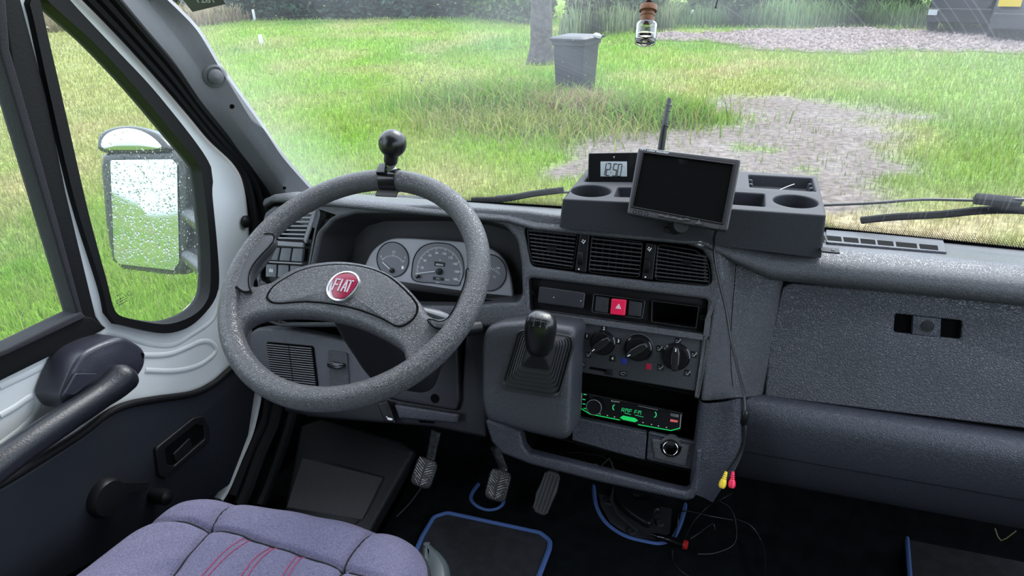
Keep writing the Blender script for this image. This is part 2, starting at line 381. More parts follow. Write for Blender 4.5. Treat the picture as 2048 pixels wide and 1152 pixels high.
# ground mesh: polar grid so that near ground is fine
def vcol_mat(name, rough=.9, bump=.6, bscale=30, trans=0):
    m = bpy.data.materials.new(name); m.use_nodes = True; t = m.node_tree; b = t.nodes['Principled BSDF']; a = t.nodes.new('ShaderNodeAttribute'); a.attribute_name = 'Col'
    b.inputs['Roughness'].default_value = rough; b.inputs['Specular IOR Level'].default_value = .2
    if bump:
        n = t.nodes.new('ShaderNodeTexNoise'); n.inputs['Scale'].default_value = bscale; n.inputs['Detail'].default_value = 6; g = t.nodes.new('ShaderNodeNewGeometry'); t.links.new(g.outputs['Position'], n.inputs[0])
        r = t.nodes.new('ShaderNodeMapRange'); t.links.new(n.outputs[0], r.inputs[0]); r.inputs[1].default_value = .3; r.inputs[2].default_value = .7; r.inputs[3].default_value = .55; r.inputs[4].default_value = 1.35
        mu = t.nodes.new('ShaderNodeVectorMath'); mu.operation = 'SCALE'; t.links.new(a.outputs['Color'], mu.inputs[0]); t.links.new(r.outputs[0], mu.inputs['Scale']); t.links.new(mu.outputs[0], b.inputs['Base Color'])
        bp = t.nodes.new('ShaderNodeBump'); bp.inputs['Strength'].default_value = bump; bp.inputs['Distance'].default_value = .05; t.links.new(n.outputs[0], bp.inputs['Height']); t.links.new(bp.outputs[0], b.inputs['Normal'])
    else: t.links.new(a.outputs['Color'], b.inputs['Base Color'])
    if trans:
        tl = t.nodes.new('ShaderNodeBsdfTranslucent'); mxx = t.nodes.new('ShaderNodeMixShader'); mxx.inputs[0].default_value = trans; t.links.new(a.outputs['Color'], tl.inputs[0]); o = t.nodes['Material Output']
        t.links.new(b.outputs[0], mxx.inputs[1]); t.links.new(tl.outputs[0], mxx.inputs[2]); t.links.new(mxx.outputs[0], o.inputs[0])
    return m
def raw_mesh(name, co, faces_flat, nper, m, cols=None):
    me = bpy.data.meshes.new(name); nv = len(co); nf = len(faces_flat)//nper
    me.vertices.add(nv); me.vertices.foreach_set('co', co.astype(np.float32).ravel()); me.loops.add(len(faces_flat)); me.loops.foreach_set('vertex_index', faces_flat.astype(np.int32))
    me.polygons.add(nf); me.polygons.foreach_set('loop_start', np.arange(0, nf*nper, nper, dtype=np.int32)); me.polygons.foreach_set('loop_total', np.full(nf, nper, dtype=np.int32)); me.update(calc_edges=True)
    if cols is not None:
        ca = me.color_attributes.new('Col', 'FLOAT_COLOR', 'POINT'); ca.data.foreach_set('color', np.c_[cols*.46, np.ones(nv)].astype(np.float32).ravel())
    me.materials.append(m); o = bpy.data.objects.new(name, me); COL.objects.link(o); return o
na, nr = 420, 260
rr = .6*np.exp(np.linspace(0, math.log(120/.6), nr)); aa = np.linspace(-math.pi, math.pi, na)
A2, R2 = np.meshgrid(aa, rr); gx = R2*np.sin(A2); gy = R2*np.cos(A2)
gz = (fbm(gx, gy, .5, 77)-.5)*.06*np.clip((R2-2)/3, 0, 1)
gc = ground_col(gx, gy)*.80
co = np.stack([gx, gy, gz], -1).reshape(-1, 3)
i = np.arange(nr-1)[:, None]*na+np.arange(na-1)[None]; fc_ = np.stack([i, i+1, i+na+1, i+na], -1).reshape(-1)
gr = raw_mesh('ground', co, fc_, 4, vcol_mat('ground_soil', bscale=14), gc.reshape(-1, 3)); tag(gr, 'lawn and bare earth track in front of the vehicle', 'ground', kind='structure')
def gz_at(x, y):
    return (fbm(x, y, .5, 77)-.5)*.06*np.clip((np.hypot(x, y)-2)/3, 0, 1)
# grass blades
grassm = vcol_mat('grass_blades', .55, 0, trans=.35)
def blades(name, x, y, hgt, wid, col, label, cat='grass', lean=.5, curl=True, seed=1):
    rg_ = np.random.default_rng(seed); n = len(x); z = gz_at(x, y)
    th = rg_.random(n)*2*math.pi; le = (rg_.random(n)*lean+.05)*hgt; la = rg_.random(n)*2*math.pi
    dx, dy = np.cos(th)*wid/2, np.sin(th)*wid/2; lx, ly = np.cos(la)*le, np.sin(la)*le
    B1 = np.stack([x-dx, y-dy, z-.01], -1); B2 = np.stack([x+dx, y+dy, z-.01], -1)
    M1 = np.stack([x-dx*.8+lx*.35, y-dy*.8+ly*.35, z+hgt*.55], -1); M2 = np.stack([x+dx*.8+lx*.35, y+dy*.8+ly*.35, z+hgt*.55], -1)
    T = np.stack([x+lx, y+ly, z+hgt*(.95-.3*rg_.random(n))], -1)
    co = np.stack([B1, B2, M2, M1, T], 1).reshape(-1, 3); b = np.arange(n)[:, None]*5
    f = np.stack([b+0, b+1, b+2, b+0, b+2, b+3, b+3, b+2, b+4], -1).reshape(-1)
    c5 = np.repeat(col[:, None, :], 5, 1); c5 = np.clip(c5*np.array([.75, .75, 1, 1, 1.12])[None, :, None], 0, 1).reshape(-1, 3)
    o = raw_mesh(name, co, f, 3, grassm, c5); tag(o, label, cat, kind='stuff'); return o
rg = np.random.default_rng(5)
N = 330000
r = 2.3*np.exp(rg.random(N)*math.log(34/2.3)); a = R_(-64)+rg.random(N)*R_(64+30); x = r*np.sin(a); y = r*np.cos(a)
e, g, dry, n1, n2, n3 = zones(x, y)
keep = (rg.random(N) > sandm(x, y, n1)*.80) & (rg.random(N) > e*.93) & (rg.random(N) > g*.96) & ~((np.abs(x+.05) < 1.15) & (y < 2.1))
x, y, r = x[keep], y[keep], r[keep]; e, dry, n1, n3 = e[keep], dry[keep], n1[keep], n3[keep]
col = ground_col(x, y)
col = col+(np.array((.30, .44, .10))-col)*(e*.8)[:, None]
v_ = rg.random(len(x)); col = col*(.75+.6*v_[:, None]); ye = rg.random(len(x)) < .10+.3*dry; col[ye] = col[ye]*.3+np.array((.62, .55, .28))*.7
hg = (.045+.085*rg.random(len(x)))*(.7+.8*n1)*(1-.45*dry)*(1-.4*e)*(1+.015*r); wd_ = .0022+.0011*r*(.5+rg.random(len(x)))*.55
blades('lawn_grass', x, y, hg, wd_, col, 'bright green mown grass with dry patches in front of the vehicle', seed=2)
# tall clumps around the bin, tree and meadow at the back
def clump(cx, cy, sx_, sy_, n, h0, h1, base, var, label, seed, wid=.02, lean=.8, name='tall_grass'):
    rg_ = np.random.default_rng(seed); x = cx+rg_.normal(0, sx_, n); y = cy+rg_.normal(0, sy_, n); v = rg_.random(n)
    c = np.array(base)[None]*(.6+.8*v[:, None]); m_ = rg_.random(n) < .25; c[m_] = np.array(var)*(.7+.5*rg_.random((m_.sum(), 1)))
    return blades(name, x, y, h0+(h1-h0)*rg_.random(n), wid*(.5+rg_.random(n)), c, label, seed=seed, lean=lean)
bx, by = G(1150, 208)
clump(bx-.9, by-.5, .55, .4, 3500, .18, .50, (.28, .50, .07), (.55, .55, .2), 'tall bright grass left of the bin below the tree', 21, .014)
clump(bx+.15, by-.75, .30, .22, 1800, .18, .42, (.60, .46, .22), (.45, .30, .16), 'dry tan tuft of grass in front of the bin', 22, .013, 1.1)
clump(bx+.9, by-.7, .50, .32, 3000, .14, .42, (.26, .50, .06), (.5, .52, .15), 'bright green tuft right of the bin', 23, .013)
clump(bx-.3, by-1.6, .7, .4, 3000, .12, .30, (.40, .50, .11), (.58, .52, .22), 'yellowish long grass before the bin', 24, .012, 1.0)
def band(x0, y0, x1, y1, n, h0, h1, depth, base, var, label, seed, wid, name='tall_grass', px=True, lean=.5):
    rg_ = np.random.default_rng(seed); p0 = np.array((x0, y0)); p1 = np.array((x1, y1)); t = rg_.random(n); q = p0+(p1-p0)*t[:, None]; q[:, 1] += rg_.random(n)*depth
    v = fbm(q[:, 0], q[:, 1], .8, seed)[:, None]; c = np.array(base)[None]*(.35+1.2*v)*(.7+.6*rg_.random((n, 1))); m_ = rg_.random(n) < .12; c[m_] = np.array(var)*(.6+.5*rg_.random((m_.sum(), 1)))
    return blades(name, q[:, 0], q[:, 1], (h0+(h1-h0)*rg_.random(n)**2)*(.5+1.0*v[:, 0]), wid*(.5+rg_.random(n)), c, label, seed=seed, lean=lean)
def leaves(name, x0, y0, x1, y1, n, h, depth, sz, base, var, label, seed):
    """leafy mass: many small leaves of random tilt, thicker towards irregular crowns"""
    rg_ = np.random.default_rng(seed); t = rg_.random(n); x = x0+(x1-x0)*t; y = y0+(y1-y0)*t+rg_.random(n)*depth
    top = h*(.45+.75*fbm(x, y*.3, .45, seed+3)); z = top*rg_.random(n)**.75
    v = fbm(x+z*.8, z*1.7+y*.2, 1.6, seed)[:, None]; c = np.array(base)[None]*(.15+1.6*v)*(.6+.8*rg_.random((n, 1))); m_ = rg_.random(n) < .10; c[m_] = np.array(var)*(.6+.5*rg_.random((m_.sum(), 1)))
    p = np.stack([x, y, z], -1); a = rg_.normal(size=(n, 3)); a /= np.linalg.norm(a, axis=1)[:, None]; b = np.cross(a, rg_.normal(size=(n, 3))); b /= np.linalg.norm(b, axis=1)[:, None]
    s_ = (sz*(.5+rg_.random(n)))[:, None]; co = np.stack([p-a*s_, p+b*s_*.45, p+a*s_, p-b*s_*.45], 1).reshape(-1, 3); co[:, 2] = np.maximum(co[:, 2], .0)
    f = (np.arange(n)[:, None]*4+np.arange(4)[None]).reshape(-1); o = raw_mesh(name, co, f, 4, grassm, np.repeat(np.clip(c, 0, 1)[:, None], 4, 1).reshape(-1, 3)); tag(o, label, name, kind='stuff'); return o
g1, g2 = G(455, 42), G(915, 38)
leaves('hedge', g1[0], g1[1], g2[0], g2[1], 42000, 3.0, 3.0, .13, (.075, .15, .095), (.2, .28, .2), 'dark bushy hedge beyond the lawn at the top left', 31)
g1, g2 = G(915, 38), G(1062, 55)
leaves('hedge', g1[0], g1[1]+.4, g2[0], g2[1]+.4, 14000, 2.0, 3.0, .11, (.17, .30, .09), (.35, .42, .2), 'green bushes left of the tree trunk', 32)
g1, g2 = G(1075, 95), G(1345, 62)
leaves('bushes', g1[0], g1[1]+2.6, g2[0]-.5, g2[1]+.8, 16000, 1.5, 3.5, .09, (.30, .42, .19), (.5, .5, .3), 'pale leafy weeds behind the bin and tree', 37)
band(g1[0], g1[1]+2, g2[0], g2[1], 9000, .3, .9, 4.5, (.32, .42, .20), (.5, .5, .35), 'pale meadow grass behind the bin', 33, .045, lean=1.2)
g1, g2 = G(1345, 55), G(1880, 60)
leaves('bushes', g1[0]+.3, g1[1]+1.2, g2[0], g2[1]+1.6, 30000, 1.7, 4, .085, (.20, .38, .12), (.4, .5, .25), 'leafy green weeds behind the gravel strip', 38)
band(g1[0], g1[1], g2[0], g2[1]+.6, 14000, .3, .9, 3.5, (.24, .40, .15), (.42, .5, .25), 'tall green meadow behind the gravel strip', 34, .04, lean=1.2)
# far left straw meadow seen through the quarter light
g1, g2 = G(80, 75), G(480, 75)
band(-34, 13, -18, 19.5, 16000, .3, .9, 7, (.62, .50, .30), (.45, .5, .2), 'dry straw-coloured meadow seen through the quarter light', 35, .06)
leaves('hedge', -56, 24, -23, 32, 22000, 3.2, 4, .20, (.09, .15, .11), (.2, .26, .18), 'dark line of bushes far left behind the dry meadow', 36)

# gravel stones: a strip of stones
def stones(n, seed, label):
    rg_ = np.random.default_rng(seed); x = gravA[0]-1+rg_.random(n)*(gravC[0]-gravA[0]+2); y = 14+rg_.random(n)*9; e, g, *_ = zones(x, y); k = g > .35; x, y = x[k], y[k]; n = len(x)
    s = .035+.06*rg_.random(n)**2; ico = np.array([(0, 0, 1), (1, 0, 0), (0, 1, 0), (-1, 0, 0), (0, -1, 0), (0, 0, -1)], float); F = np.array([(0, 1, 2), (0, 2, 3), (0, 3, 4), (0, 4, 1), (5, 2, 1), (5, 3, 2), (5, 4, 3), (5, 1, 4)])
    j = ico[None]*(s[:, None, None])*(.6+.8*rg_.random((n, 6, 1))); th = rg_.random(n)*6.28; c, s_ = np.cos(th)[:, None], np.sin(th)[:, None]
    X_ = j[..., 0]*c-j[..., 1]*s_+x[:, None]; Y_ = j[..., 0]*s_+j[..., 1]*c+y[:, None]; Z_ = j[..., 2]*.6+gz_at(x, y)[:, None]+.01
    co = np.stack([X_, Y_, Z_], -1).reshape(-1, 3); f = (F[None]+np.arange(n)[:, None, None]*6).reshape(-1); cc = np.array((.36, .285, .265))*(.6+.7*rg_.random((n, 1))); cc = np.repeat(cc[:, None], 6, 1).reshape(-1, 3)
    o = raw_mesh('gravel', co, f, 3, vcol_mat('gravel', .9, 0), cc); tag(o, label, 'gravel', kind='stuff')
stones(26000, 51, 'strip of pinkish gravel stones across the lawn')

# tree trunk
tb = np.array((*G(1083, 128), 0))
tr_ = MB(); P3 = []; rs = []
for k in range(16):
    t = k/15; P3.append(tb+V(-.03*t, .05*t, -.1+3.4*t)); rs.append(.20+.16*math.exp(-t*14)+.01*math.sin(k*2.1))
tr_.tube(P3, rs, 28)
bark = mat('bark', (.055, .048, .045), .95, bump=1.0, bscale=18, var=.35, vscale=9, stretch=(3, 3, .6)); bark.node_tree.nodes['Bump'].inputs['Distance'].default_value = .05
o = tr_.build('tree_trunk', bark, None, smooth=80); tag(o, 'straight grey tree trunk standing behind the wheelie bin', 'tree')
# wheelie bin
bw_ = .50; bh_ = .84
bin_ = empty('wheelie_bin', (bx, by, 0), 'dark grey wheelie bin on the grass beside the tree trunk', 'bin')
bm_ = mat('bin_plastic', (.012, .015, .022), .6, var=.1)
ang = R_(-14); bu = V(math.cos(ang), math.sin(ang), 0); bv_ = V(-math.sin(ang), math.cos(ang), 0)
def brg(w_, d_, z, r=.04): return [tuple(q) for q in rp([(-w_/2, -d_/2), (w_/2, -d_/2), (w_/2, d_/2), (-w_/2, d_/2)], r, 4)], z
PB = PL((bx, by, 0), (0, 0, 1), bu)
MB().rings(PB, [brg(.37, .40, .05), brg(.39, .42, .08), brg(.45, .50, bh_-.06), brg(.49, .54, bh_-.05), brg(.49, .54, bh_), brg(.46, .5, bh_)]).build('bin_body', bm_, bin_, smooth=30)
MB().rings(PB, [brg(.51, .57, bh_+.002), brg(.52, .58, bh_+.012), brg(.52, .58, bh_+.035), brg(.45, .50, bh_+.055, .06), brg(.2, .25, bh_+.06, .05)]).build('bin_lid', bm_, bin_, smooth=40)
mb = MB()
for s in (-1, 1): mb.tube([PB.pt(s*.2, .30, bh_-.02), PB.pt(s*.2, .38, bh_+.02)], .016, 8)
mb.tube([PB.pt(-.24, .38, bh_+.02), PB.pt(.24, .38, bh_+.02)], .018, 10); mb.build('bin_handle', bm_, bin_)
for s in (-1, 1): MB().lathe(PB.pt(s*.22, .24, .10), bu*s, [(.10, 0), (.10, .05), (.05, .055), (0, .055)], 20).build('bin_wheel', 'rubber', bin_)
o = MB().lathe(PB.pt(.25, .10, bh_+.03), nrm(V(.3, 0, 1)), [(.055, 0), (.055, .03), (.03, .05), (0, .05)], 12).build('lid_corner_cap', mat('cap_white', (.3, .33, .33), .5), bin_)
# marker posts
for k, (x, y, h, lab) in enumerate(((510, 42, .42, 'small white marker post by the hedge at the far left'), (523, 88, .24, 'small white marker post on the lawn at the left'), (1383, 52, .45, 'small white marker post in the meadow behind the gravel'))):
    g_ = G(x, y); 
    o = MB().rings(PL((g_[0], g_[1], 0), (0, 0, 1)), [(rect(0, 0, .10, .06, .01), -.05), (rect(0, 0, .10, .06, .01), h-.03), (rect(0, 0, .06, .03, .01), h)]).build('marker_post', mat('post_white', (.4, .42, .4), .5), None, smooth=30)
    tag(o, lab, 'post')
# parked cars seen from behind, top right
def car(name, label, px, yaw, col, W_=1.75, H_=1.45, L_=4.0, plate=True, offs=0):
    g_ = G(*px); c = V(g_[0], g_[1], 0); u = V(math.cos(yaw), math.sin(yaw), 0); f = V(-math.sin(yaw), math.cos(yaw), 0)
    o = empty(name, c, label, 'car')
    paint = mat(name+'_paint', col, .3, 0, spec=.3); glass = 'screen'
    # body: cross-sections along f (0 = rear bumper), ring in u,z
    secs = [(0.0, .42, .60, .80), (.04, .30, .74, .96), (.20, .26, .95, 1.0), (.9, .24, 1.0, 1.0), (3.0, .24, .98, 1.0), (3.8, .28, .85, .95), (4.0, .36, .7, .85)]
    mb = MB(); rows = []
    for d, z0, z1, s in secs:
        w2 = W_/2*s; r = rp([(-w2, z0), (w2, z0), (w2*1.0, (z0+z1)/2), (w2*.95, z1), (-w2*.95, z1), (-w2, (z0+z1)/2)], .10, 4)
        rows.append([c+u*a+Z*b+f*d for a, b in r])
    n = len(rows[0]); mb.add([p for r in rows for p in r], [(i*n+k, i*n+(k+1) % n, (i+1)*n+(k+1) % n, (i+1)*n+k) for i in range(len(rows)-1) for k in range(n)]+[tuple(range(n))[::-1], tuple((len(rows)-1)*n+k for k in range(n))])
    mb.build('car_body', paint, o, smooth=50)
    # cabin
    mb = MB(); rows = []
    for z, y0, y1, s in ((.9, .15, 3.1, .95), (1.15, .25, 2.7, .90), (H_-.04, .55, 2.2, .78), (H_, .75, 2.0, .70)):
        w2 = W_/2*s; rows.append([c+u*a+f*b+Z*z for a, b in rp([(-w2, y0), (w2, y0), (w2, y1), (-w2, y1)], .12, 4)])
    n = len(rows[0]); mb.add([p for r in rows for p in r], [(i*n+k, i*n+(k+1) % n, (i+1)*n+(k+1) % n, (i+1)*n+k) for i in range(len(rows)-1) for k in range(n)]+[tuple((len(rows)-1)*n+k for k in range(n))])
    mb.build('car_cabin', glass, o, smooth=50)
    Pr = PL(c-f*.0, -f, u)
    bp_ = panel('rear_bumper', Pr, rp([(-W_*.47, .26), (W_*.47, .26), (W_*.49, .42), (W_*.47, .60), (-W_*.47, .60), (-W_*.49, .42)], .06), mat(name+'_bumper', tuple(k*.6 for k in col), .5), o, top=.07, th=.16, bev=.03)
    for s in (-1, 1):
        MB().lathe(c+u*s*(W_/2-.20)+f*.75+Z*.31, u*s, [(.31, 0), (.31, .17), (.27, .20), (.18, .20), (.16, .17), (0, .17)], 28).build('car_wheel', 'rubber', o)
        MB().lathe(c+u*s*(W_/2-.20)+f*3.2+Z*.31, u*s, [(.31, 0), (.31, .17), (.27, .20), (.18, .20), (.16, .17), (0, .17)], 28).build('car_wheel', 'rubber', o)
        panel('tail_light', Pr, rp([(s*W_*.36-.1, .98), (s*W_*.36+.1, .98), (s*W_*.36+.1, 1.15), (s*W_*.36-.1, 1.15)], .03), mat('tail_red', (.5, .02, .02), .2), o, top=.02, th=.1, bev=.01)
    if plate: panel('number_plate', Pr, rect(plate[0], plate[1], .42, .22, .01), mat('plate_yellow', (.42, .30, .02), .4), bp_, top=.085, th=.01, bev=.002)
    return o, Pr, bp_
o, Pr, b_ = car('parked_car', 'dark grey parked car with a yellow number plate at the top right', (2064, 86), R_(-20), (.020, .022, .026), W_=1.8, H_=1.8, plate=(-.60, .84))
o, Pr, b_ = car('parked_car', 'black parked car at the top right beside the grey one', (1908, 69), R_(-20), (.004, .005, .008), W_=1.40, H_=1.4, plate=None)
panel('white_plate', Pr, rect(-.56, .50, .20, .13, .01), mat('plate_white', (.3, .33, .33), .4), b_, top=.085, th=.01, bev=.002)
# ================================================================ CAB SHELL
# floor with the firewall rising in front
MB().grid([[(x, y, z) for x in (-.97, -.5, 0, .5, .95)] for y, z in ((-.5, FLZ), (.5, FLZ), (1.18, FLZ), (1.24, FLZ+.02), (1.40, FLZ+.22), (1.44, 1.2))]).build('floor', 'carpet', smooth=0)
tag(bpy.data.objects['floor'], 'black carpeted cab floor rising to the firewall', 'floor', kind='structure')

# windscreen, curved
def wpt(s, t):
    """s 0 base .. 1 top, t -1 driver .. 1 passenger side"""
    e0, e1 = V(-.93, 1.27, 1.275), V(-.80, .86, 1.76); c0, c1 = V(-.02, 1.46, 1.235), V(-.02, 1.0, 1.72)
    ct = c0+(c1-c0)*s; ed = e0+(e1-e0)*s; k = t*t
    p = ct+(ed-ct)*k; p[0] = ct[0]+(ed[0]-ct[0])*(-t)
    return p
wm = bpy.data.materials.new('windscreen_glass'); wm.use_nodes = True; t_ = wm.node_tree; t_.nodes.clear()
o_ = t_.nodes.new('ShaderNodeOutputMaterial'); tr = t_.nodes.new('ShaderNodeBsdfTransparent'); df = t_.nodes.new('ShaderNodeBsdfTranslucent'); mx = t_.nodes.new('ShaderNodeMixShader')
tr.inputs[0].default_value = (.97, .985, .975, 1); df.inputs[0].default_value = (.85, .9, .95, 1)
g_ = t_.nodes.new('ShaderNodeNewGeometry'); sp_ = t_.nodes.new('ShaderNodeSeparateXYZ'); t_.links.new(g_.outputs['Position'], sp_.inputs[0])
# dust film: more towards the top of the screen, cloudy, with fine wiper-arc scratches
def node(tp, **k):
    n = t_.nodes.new(tp)
    for a, b in k.items(): setattr(n, a, b)
    return n
def mth(op, a, b=None):
    n = node('ShaderNodeMath', operation=op)
    for i, v in enumerate((a, b)):
        if v is None: continue
        if isinstance(v, (int, float)): n.inputs[i].default_value = v
        else: t_.links.new(v, n.inputs[i])
    return n.outputs[0]
nz = node('ShaderNodeTexNoise'); nz.inputs['Scale'].default_value = 3.2; nz.inputs['Detail'].default_value = 5; t_.links.new(g_.outputs['Position'], nz.inputs[0])
dx = mth('SUBTRACT', sp_.outputs['X'], -.62); dz = mth('SUBTRACT', sp_.outputs['Z'], 1.22)
rad = mth('SQRT', mth('ADD', mth('MULTIPLY', dx, dx), mth('MULTIPLY', mth('MULTIPLY', dz, dz), 2.0)))
wn = node('ShaderNodeTexNoise'); wn.noise_dimensions = '1D'; wn.inputs['Scale'].default_value = 260; wn.inputs['Detail'].default_value = 2; t_.links.new(rad, wn.inputs['W'])
scr = mth('MULTIPLY', mth('MAXIMUM', mth('SUBTRACT', wn.outputs[0], .62), 0.0), .55)
grad = node('ShaderNodeMapRange'); t_.links.new(sp_.outputs['Z'], grad.inputs[0])
for i, v in ((1, 1.50), (2, 1.72), (3, .0), (4, .075)): grad.inputs[i].default_value = v
cl = mth('MULTIPLY', mth('MAXIMUM', mth('SUBTRACT', nz.outputs[0], .40), 0.0), 1.6)
fac = mth('ADD', mth('MULTIPLY', grad.outputs[0], mth('ADD', cl, .12)), mth('ADD', mth('MULTIPLY', cl, .06), mth('ADD', mth('MULTIPLY', scr, .22), .004)))
edg = node('ShaderNodeMapRange'); t_.links.new(sp_.outputs['X'], edg.inputs[0])
for i, v in ((1, -.72), (2, -.90), (3, .0), (4, .10)): edg.inputs[i].default_value = v
fac = mth('ADD', fac, mth('MULTIPLY', edg.outputs[0], mth('ADD', nz.outputs[0], .2)))
t_.links.new(mth('MINIMUM', fac, .5), mx.inputs[0]); t_.links.new(tr.outputs[0], mx.inputs[1]); t_.links.new(df.outputs[0], mx.inputs[2]); t_.links.new(mx.outputs[0], o_.inputs[0])
M['windscreen'] = wm
n_ = 28
MB().grid([[wpt(s/10, -1+2*k/n_) for k in range(n_+1)] for s in range(0, 15)]).build('window_1', 'windscreen', smooth=60)
tag(bpy.data.objects['window_1'], 'large dusty rain-spotted windscreen above the dashboard', 'windscreen', kind='structure')
# frit band of the windscreen: black ceramic border, dots towards the glass
fm = mat('frit', (.01, .01, .011), .4)
MB().grid([[wpt(s, -1+2*k/n_)+V(0, -.002, .002) for k in range(n_+1)] for s in (-.02, .010)]).build('trim_2', fm, smooth=60)
tag(bpy.data.objects['trim_2'], 'black printed border along the base of the windscreen', 'windscreen border', kind='structure')
mb = MB()
for row in range(9):
    for k in range(460):
        t = -1+2*(k+.5*(row % 2))/460; s = .012+row*.0062; p = wpt(s, t); a = wpt(s+.01, t)-p; a = nrm(a); b = nrm(wpt(s, t+.01)-p); r = .0021-.00016*row; nn = np.cross(b, a)*.0015
        mb.add([p-nn+r*(math.cos(q)*b+math.sin(q)*a) for q in (0, 1.05, 2.1, 3.14, 4.19, 5.24)], [(0, 1, 2, 3, 4, 5)])
fd = mb.build('dot_band', fm, bpy.data.objects['trim_2'], smooth=0, normals=False)

# clear side glass
gm = bpy.data.materials.new('side_glass'); gm.use_nodes = True; t2 = gm.node_tree; t2.nodes.clear()
o2 = t2.nodes.new('ShaderNodeOutputMaterial'); tr2 = t2.nodes.new('ShaderNodeBsdfTransparent'); gl2 = t2.nodes.new('ShaderNodeBsdfTranslucent'); m2 = t2.nodes.new('ShaderNodeMixShader')
tr2.inputs[0].default_value = (.96, .98, .96, 1); gl2.inputs[0].default_value = (.9, .92, .95, 1); m2.inputs[0].default_value = .018
t2.links.new(tr2.outputs[0], m2.inputs[1]); t2.links.new(gl2.outputs[0], m2.inputs[2]); t2.links.new(m2.outputs[0], o2.inputs[0]); M['sideglass'] = gm

# ---------------------------------------------------------------- driver's door
door = empty('door_1', (DOORX, .7, .8), "driver's side cab door, pale grey metal above a black trim panel", 'cab door', kind='structure')
qg_in = [(83, 0), (174, 83), (260, 174), (347, 278), (388, 328), (395, 350), (404, 420), (411, 500), (411, 575), (402, 603), (385, 622), (360, 636), (325, 645), (285, 641), (240, 631), (224, 622), (216, 604), (205, 560), (180, 470), (158, 382), (115, 194), (75, 20)]
qg_out = [(135, 5), (222, 97), (312, 194), (411, 325), (417, 390), (426, 480), (431, 550), (428, 585), (411, 616), (375, 651), (333, 666), (295, 663), (243, 651), (215, 645), (207, 635), (194, 574), (139, 400), (90, 194), (54, 30), (45, 0), (58, -40), (92, -42)]
qg_in = [(60, -60)]+qg_in[:]  # the light runs on above the picture
qg_out = qg_out[:-3]+[(42, -22), (88, -36), (112, -24)]
qi = PD.uvs(qg_in); qo = PD.uvs(qg_out)
qi = cr(qi, 4)
# painted metal: with quarter-light opening and drop-glass opening
paint_out = [(-200, -150), (30, -150), (60, -110), (118, -45), (173, -6), (260, 81), (357, 188), (429, 272), (478, 318), (506, 378), (514, 470), (516, 600), (512, 700), (508, 770), (492, 870), (453, 972), (380, 1010), (-200, 1330)]
main_hole = [(-180, -120), (-10, -120), (0, -2), (34, 0), (87, 194), (124, 400), (165, 560), (194, 640), (203, 655), (160, 672), (0, 742), (-180, 830)]
hole2 = PD.uvs(main_hole)
panel('painted_panel', PD, rp(PD.uvs(paint_out), .02), 'paint', door, holes=[rp(scl(PD.uvs(qg_out), .955), .008), hole2], top=0, th=.03, bev=.004)
# rubber of the quarter light
def ring_rubber(name, pl, outer, inner, h0, h1, m, par):
    n = len(inner); mb = MB()
    return mb.rings(pl, [(outer, h0), (scl(outer, .995), h1), (scl(inner, 1.008), h1), (inner, h0-.02)], close_front=False).build(name, m, par, smooth=60)
def resample(uv, n):
    a = np.array(uv+[uv[0]]); d = np.r_[0, np.cumsum(np.hypot(*(np.diff(a, axis=0).T)))]
    t = np.linspace(0, d[-1], n, endpoint=False); return [(float(np.interp(q, d, a[:, 0])), float(np.interp(q, d, a[:, 1]))) for q in t]
def match(inner, outer_poly):
    """for each inner point the nearest point on outer outline (dense)"""
    O = np.array(resample(outer_poly, 900)); out = []
    for p in inner: out.append(tuple(O[np.argmin(((O-np.array(p))**2).sum(1))]))
    return out
qin = resample(qi, 140); qout = match(qin, cr(qo, 5))
ring_rubber('quarter_light_seal', PD, qout, qin, .000, .010, 'rubber', door)
g = panel('window_2', off(PD, -.012), qi, 'sideglass', None, top=0, th=.004, bev=.0005)
tag(g, 'rain-covered quarter light of the driver door', 'side window', kind='structure')
# drop glass (left)
g = panel('window_3', off(PD, -.014), PD.uvs([(-60, -60), (8, -60), (45, 250), (80, 420), (152, 634), (-60, 735)]), 'sideglass', None, top=0, th=.004, bev=.0005)
tag(g, 'drop glass of the driver door at the left edge', 'side window', kind='structure')
# black channel between drop glass and the painted divider
def strip(name, pl, left, right, h0, h1, m, par, bev=.003):
    return panel(name, pl, pl.uvs(left+right[::-1]), m, par, top=h1, th=h1-h0, bev=bev)
strip('glass_run', PD, [(-6, -40), (-2, 0), (30, 194), (72, 385), (150, 632), (168, 655)], [(36, -40), (36, 0), (88, 194), (127, 385), (187, 632), (205, 656)], -.02, .006, 'rubber', door)
strip('felt_channel', PD, [(-22, -40), (-14, 100), (40, 280), (146, 636)], [(-4, -40), (8, 100), (60, 280), (158, 636)], -.02, .012, 'fabrictape', door)
strip('sill_seal', PD, [(-60, 728), (0, 703), (150, 630), (178, 634)], [(-60, 790), (0, 757), (198, 660), (206, 655)], -.02, .008, 'rubber', door)
strip('sill_lip', PD, [(-60, 716), (0, 694), (148, 622)], [(-60, 728), (0, 706), (158, 632)], -.02, .016, 'fabrictape', door)
# embossed shapes in the painted metal
def emboss(name, pts, h, w_, m='paint'):
    uv = cr(PD.uvs(pts), 6, closed=False); mb = MB(); P3 = [PD.pt(u, v, h) for u, v in uv]
    mb.tube(P3, w_, 8, flat=((1, 0, 0), 1, .45))
    return mb.build(name, m, door, smooth=80)
emboss('pressed_rib', [(258, 708), (300, 711), (340, 708), (375, 695), (400, 684), (420, 684), (432, 697), (425, 712), (395, 732), (350, 742), (290, 741)], -.0005, .006)
emboss('pressed_rib', [(0, 832), (30, 815), (60, 795), (75, 793), (78, 808), (70, 830), (40, 860), (0, 890)], -.0005, .006)
emboss('pressed_rib', [(0, 775), (70, 742), (140, 705), (198, 672), (230, 668), (300, 688), (345, 690), (380, 672), (425, 640), (440, 600)], -.002, .007)
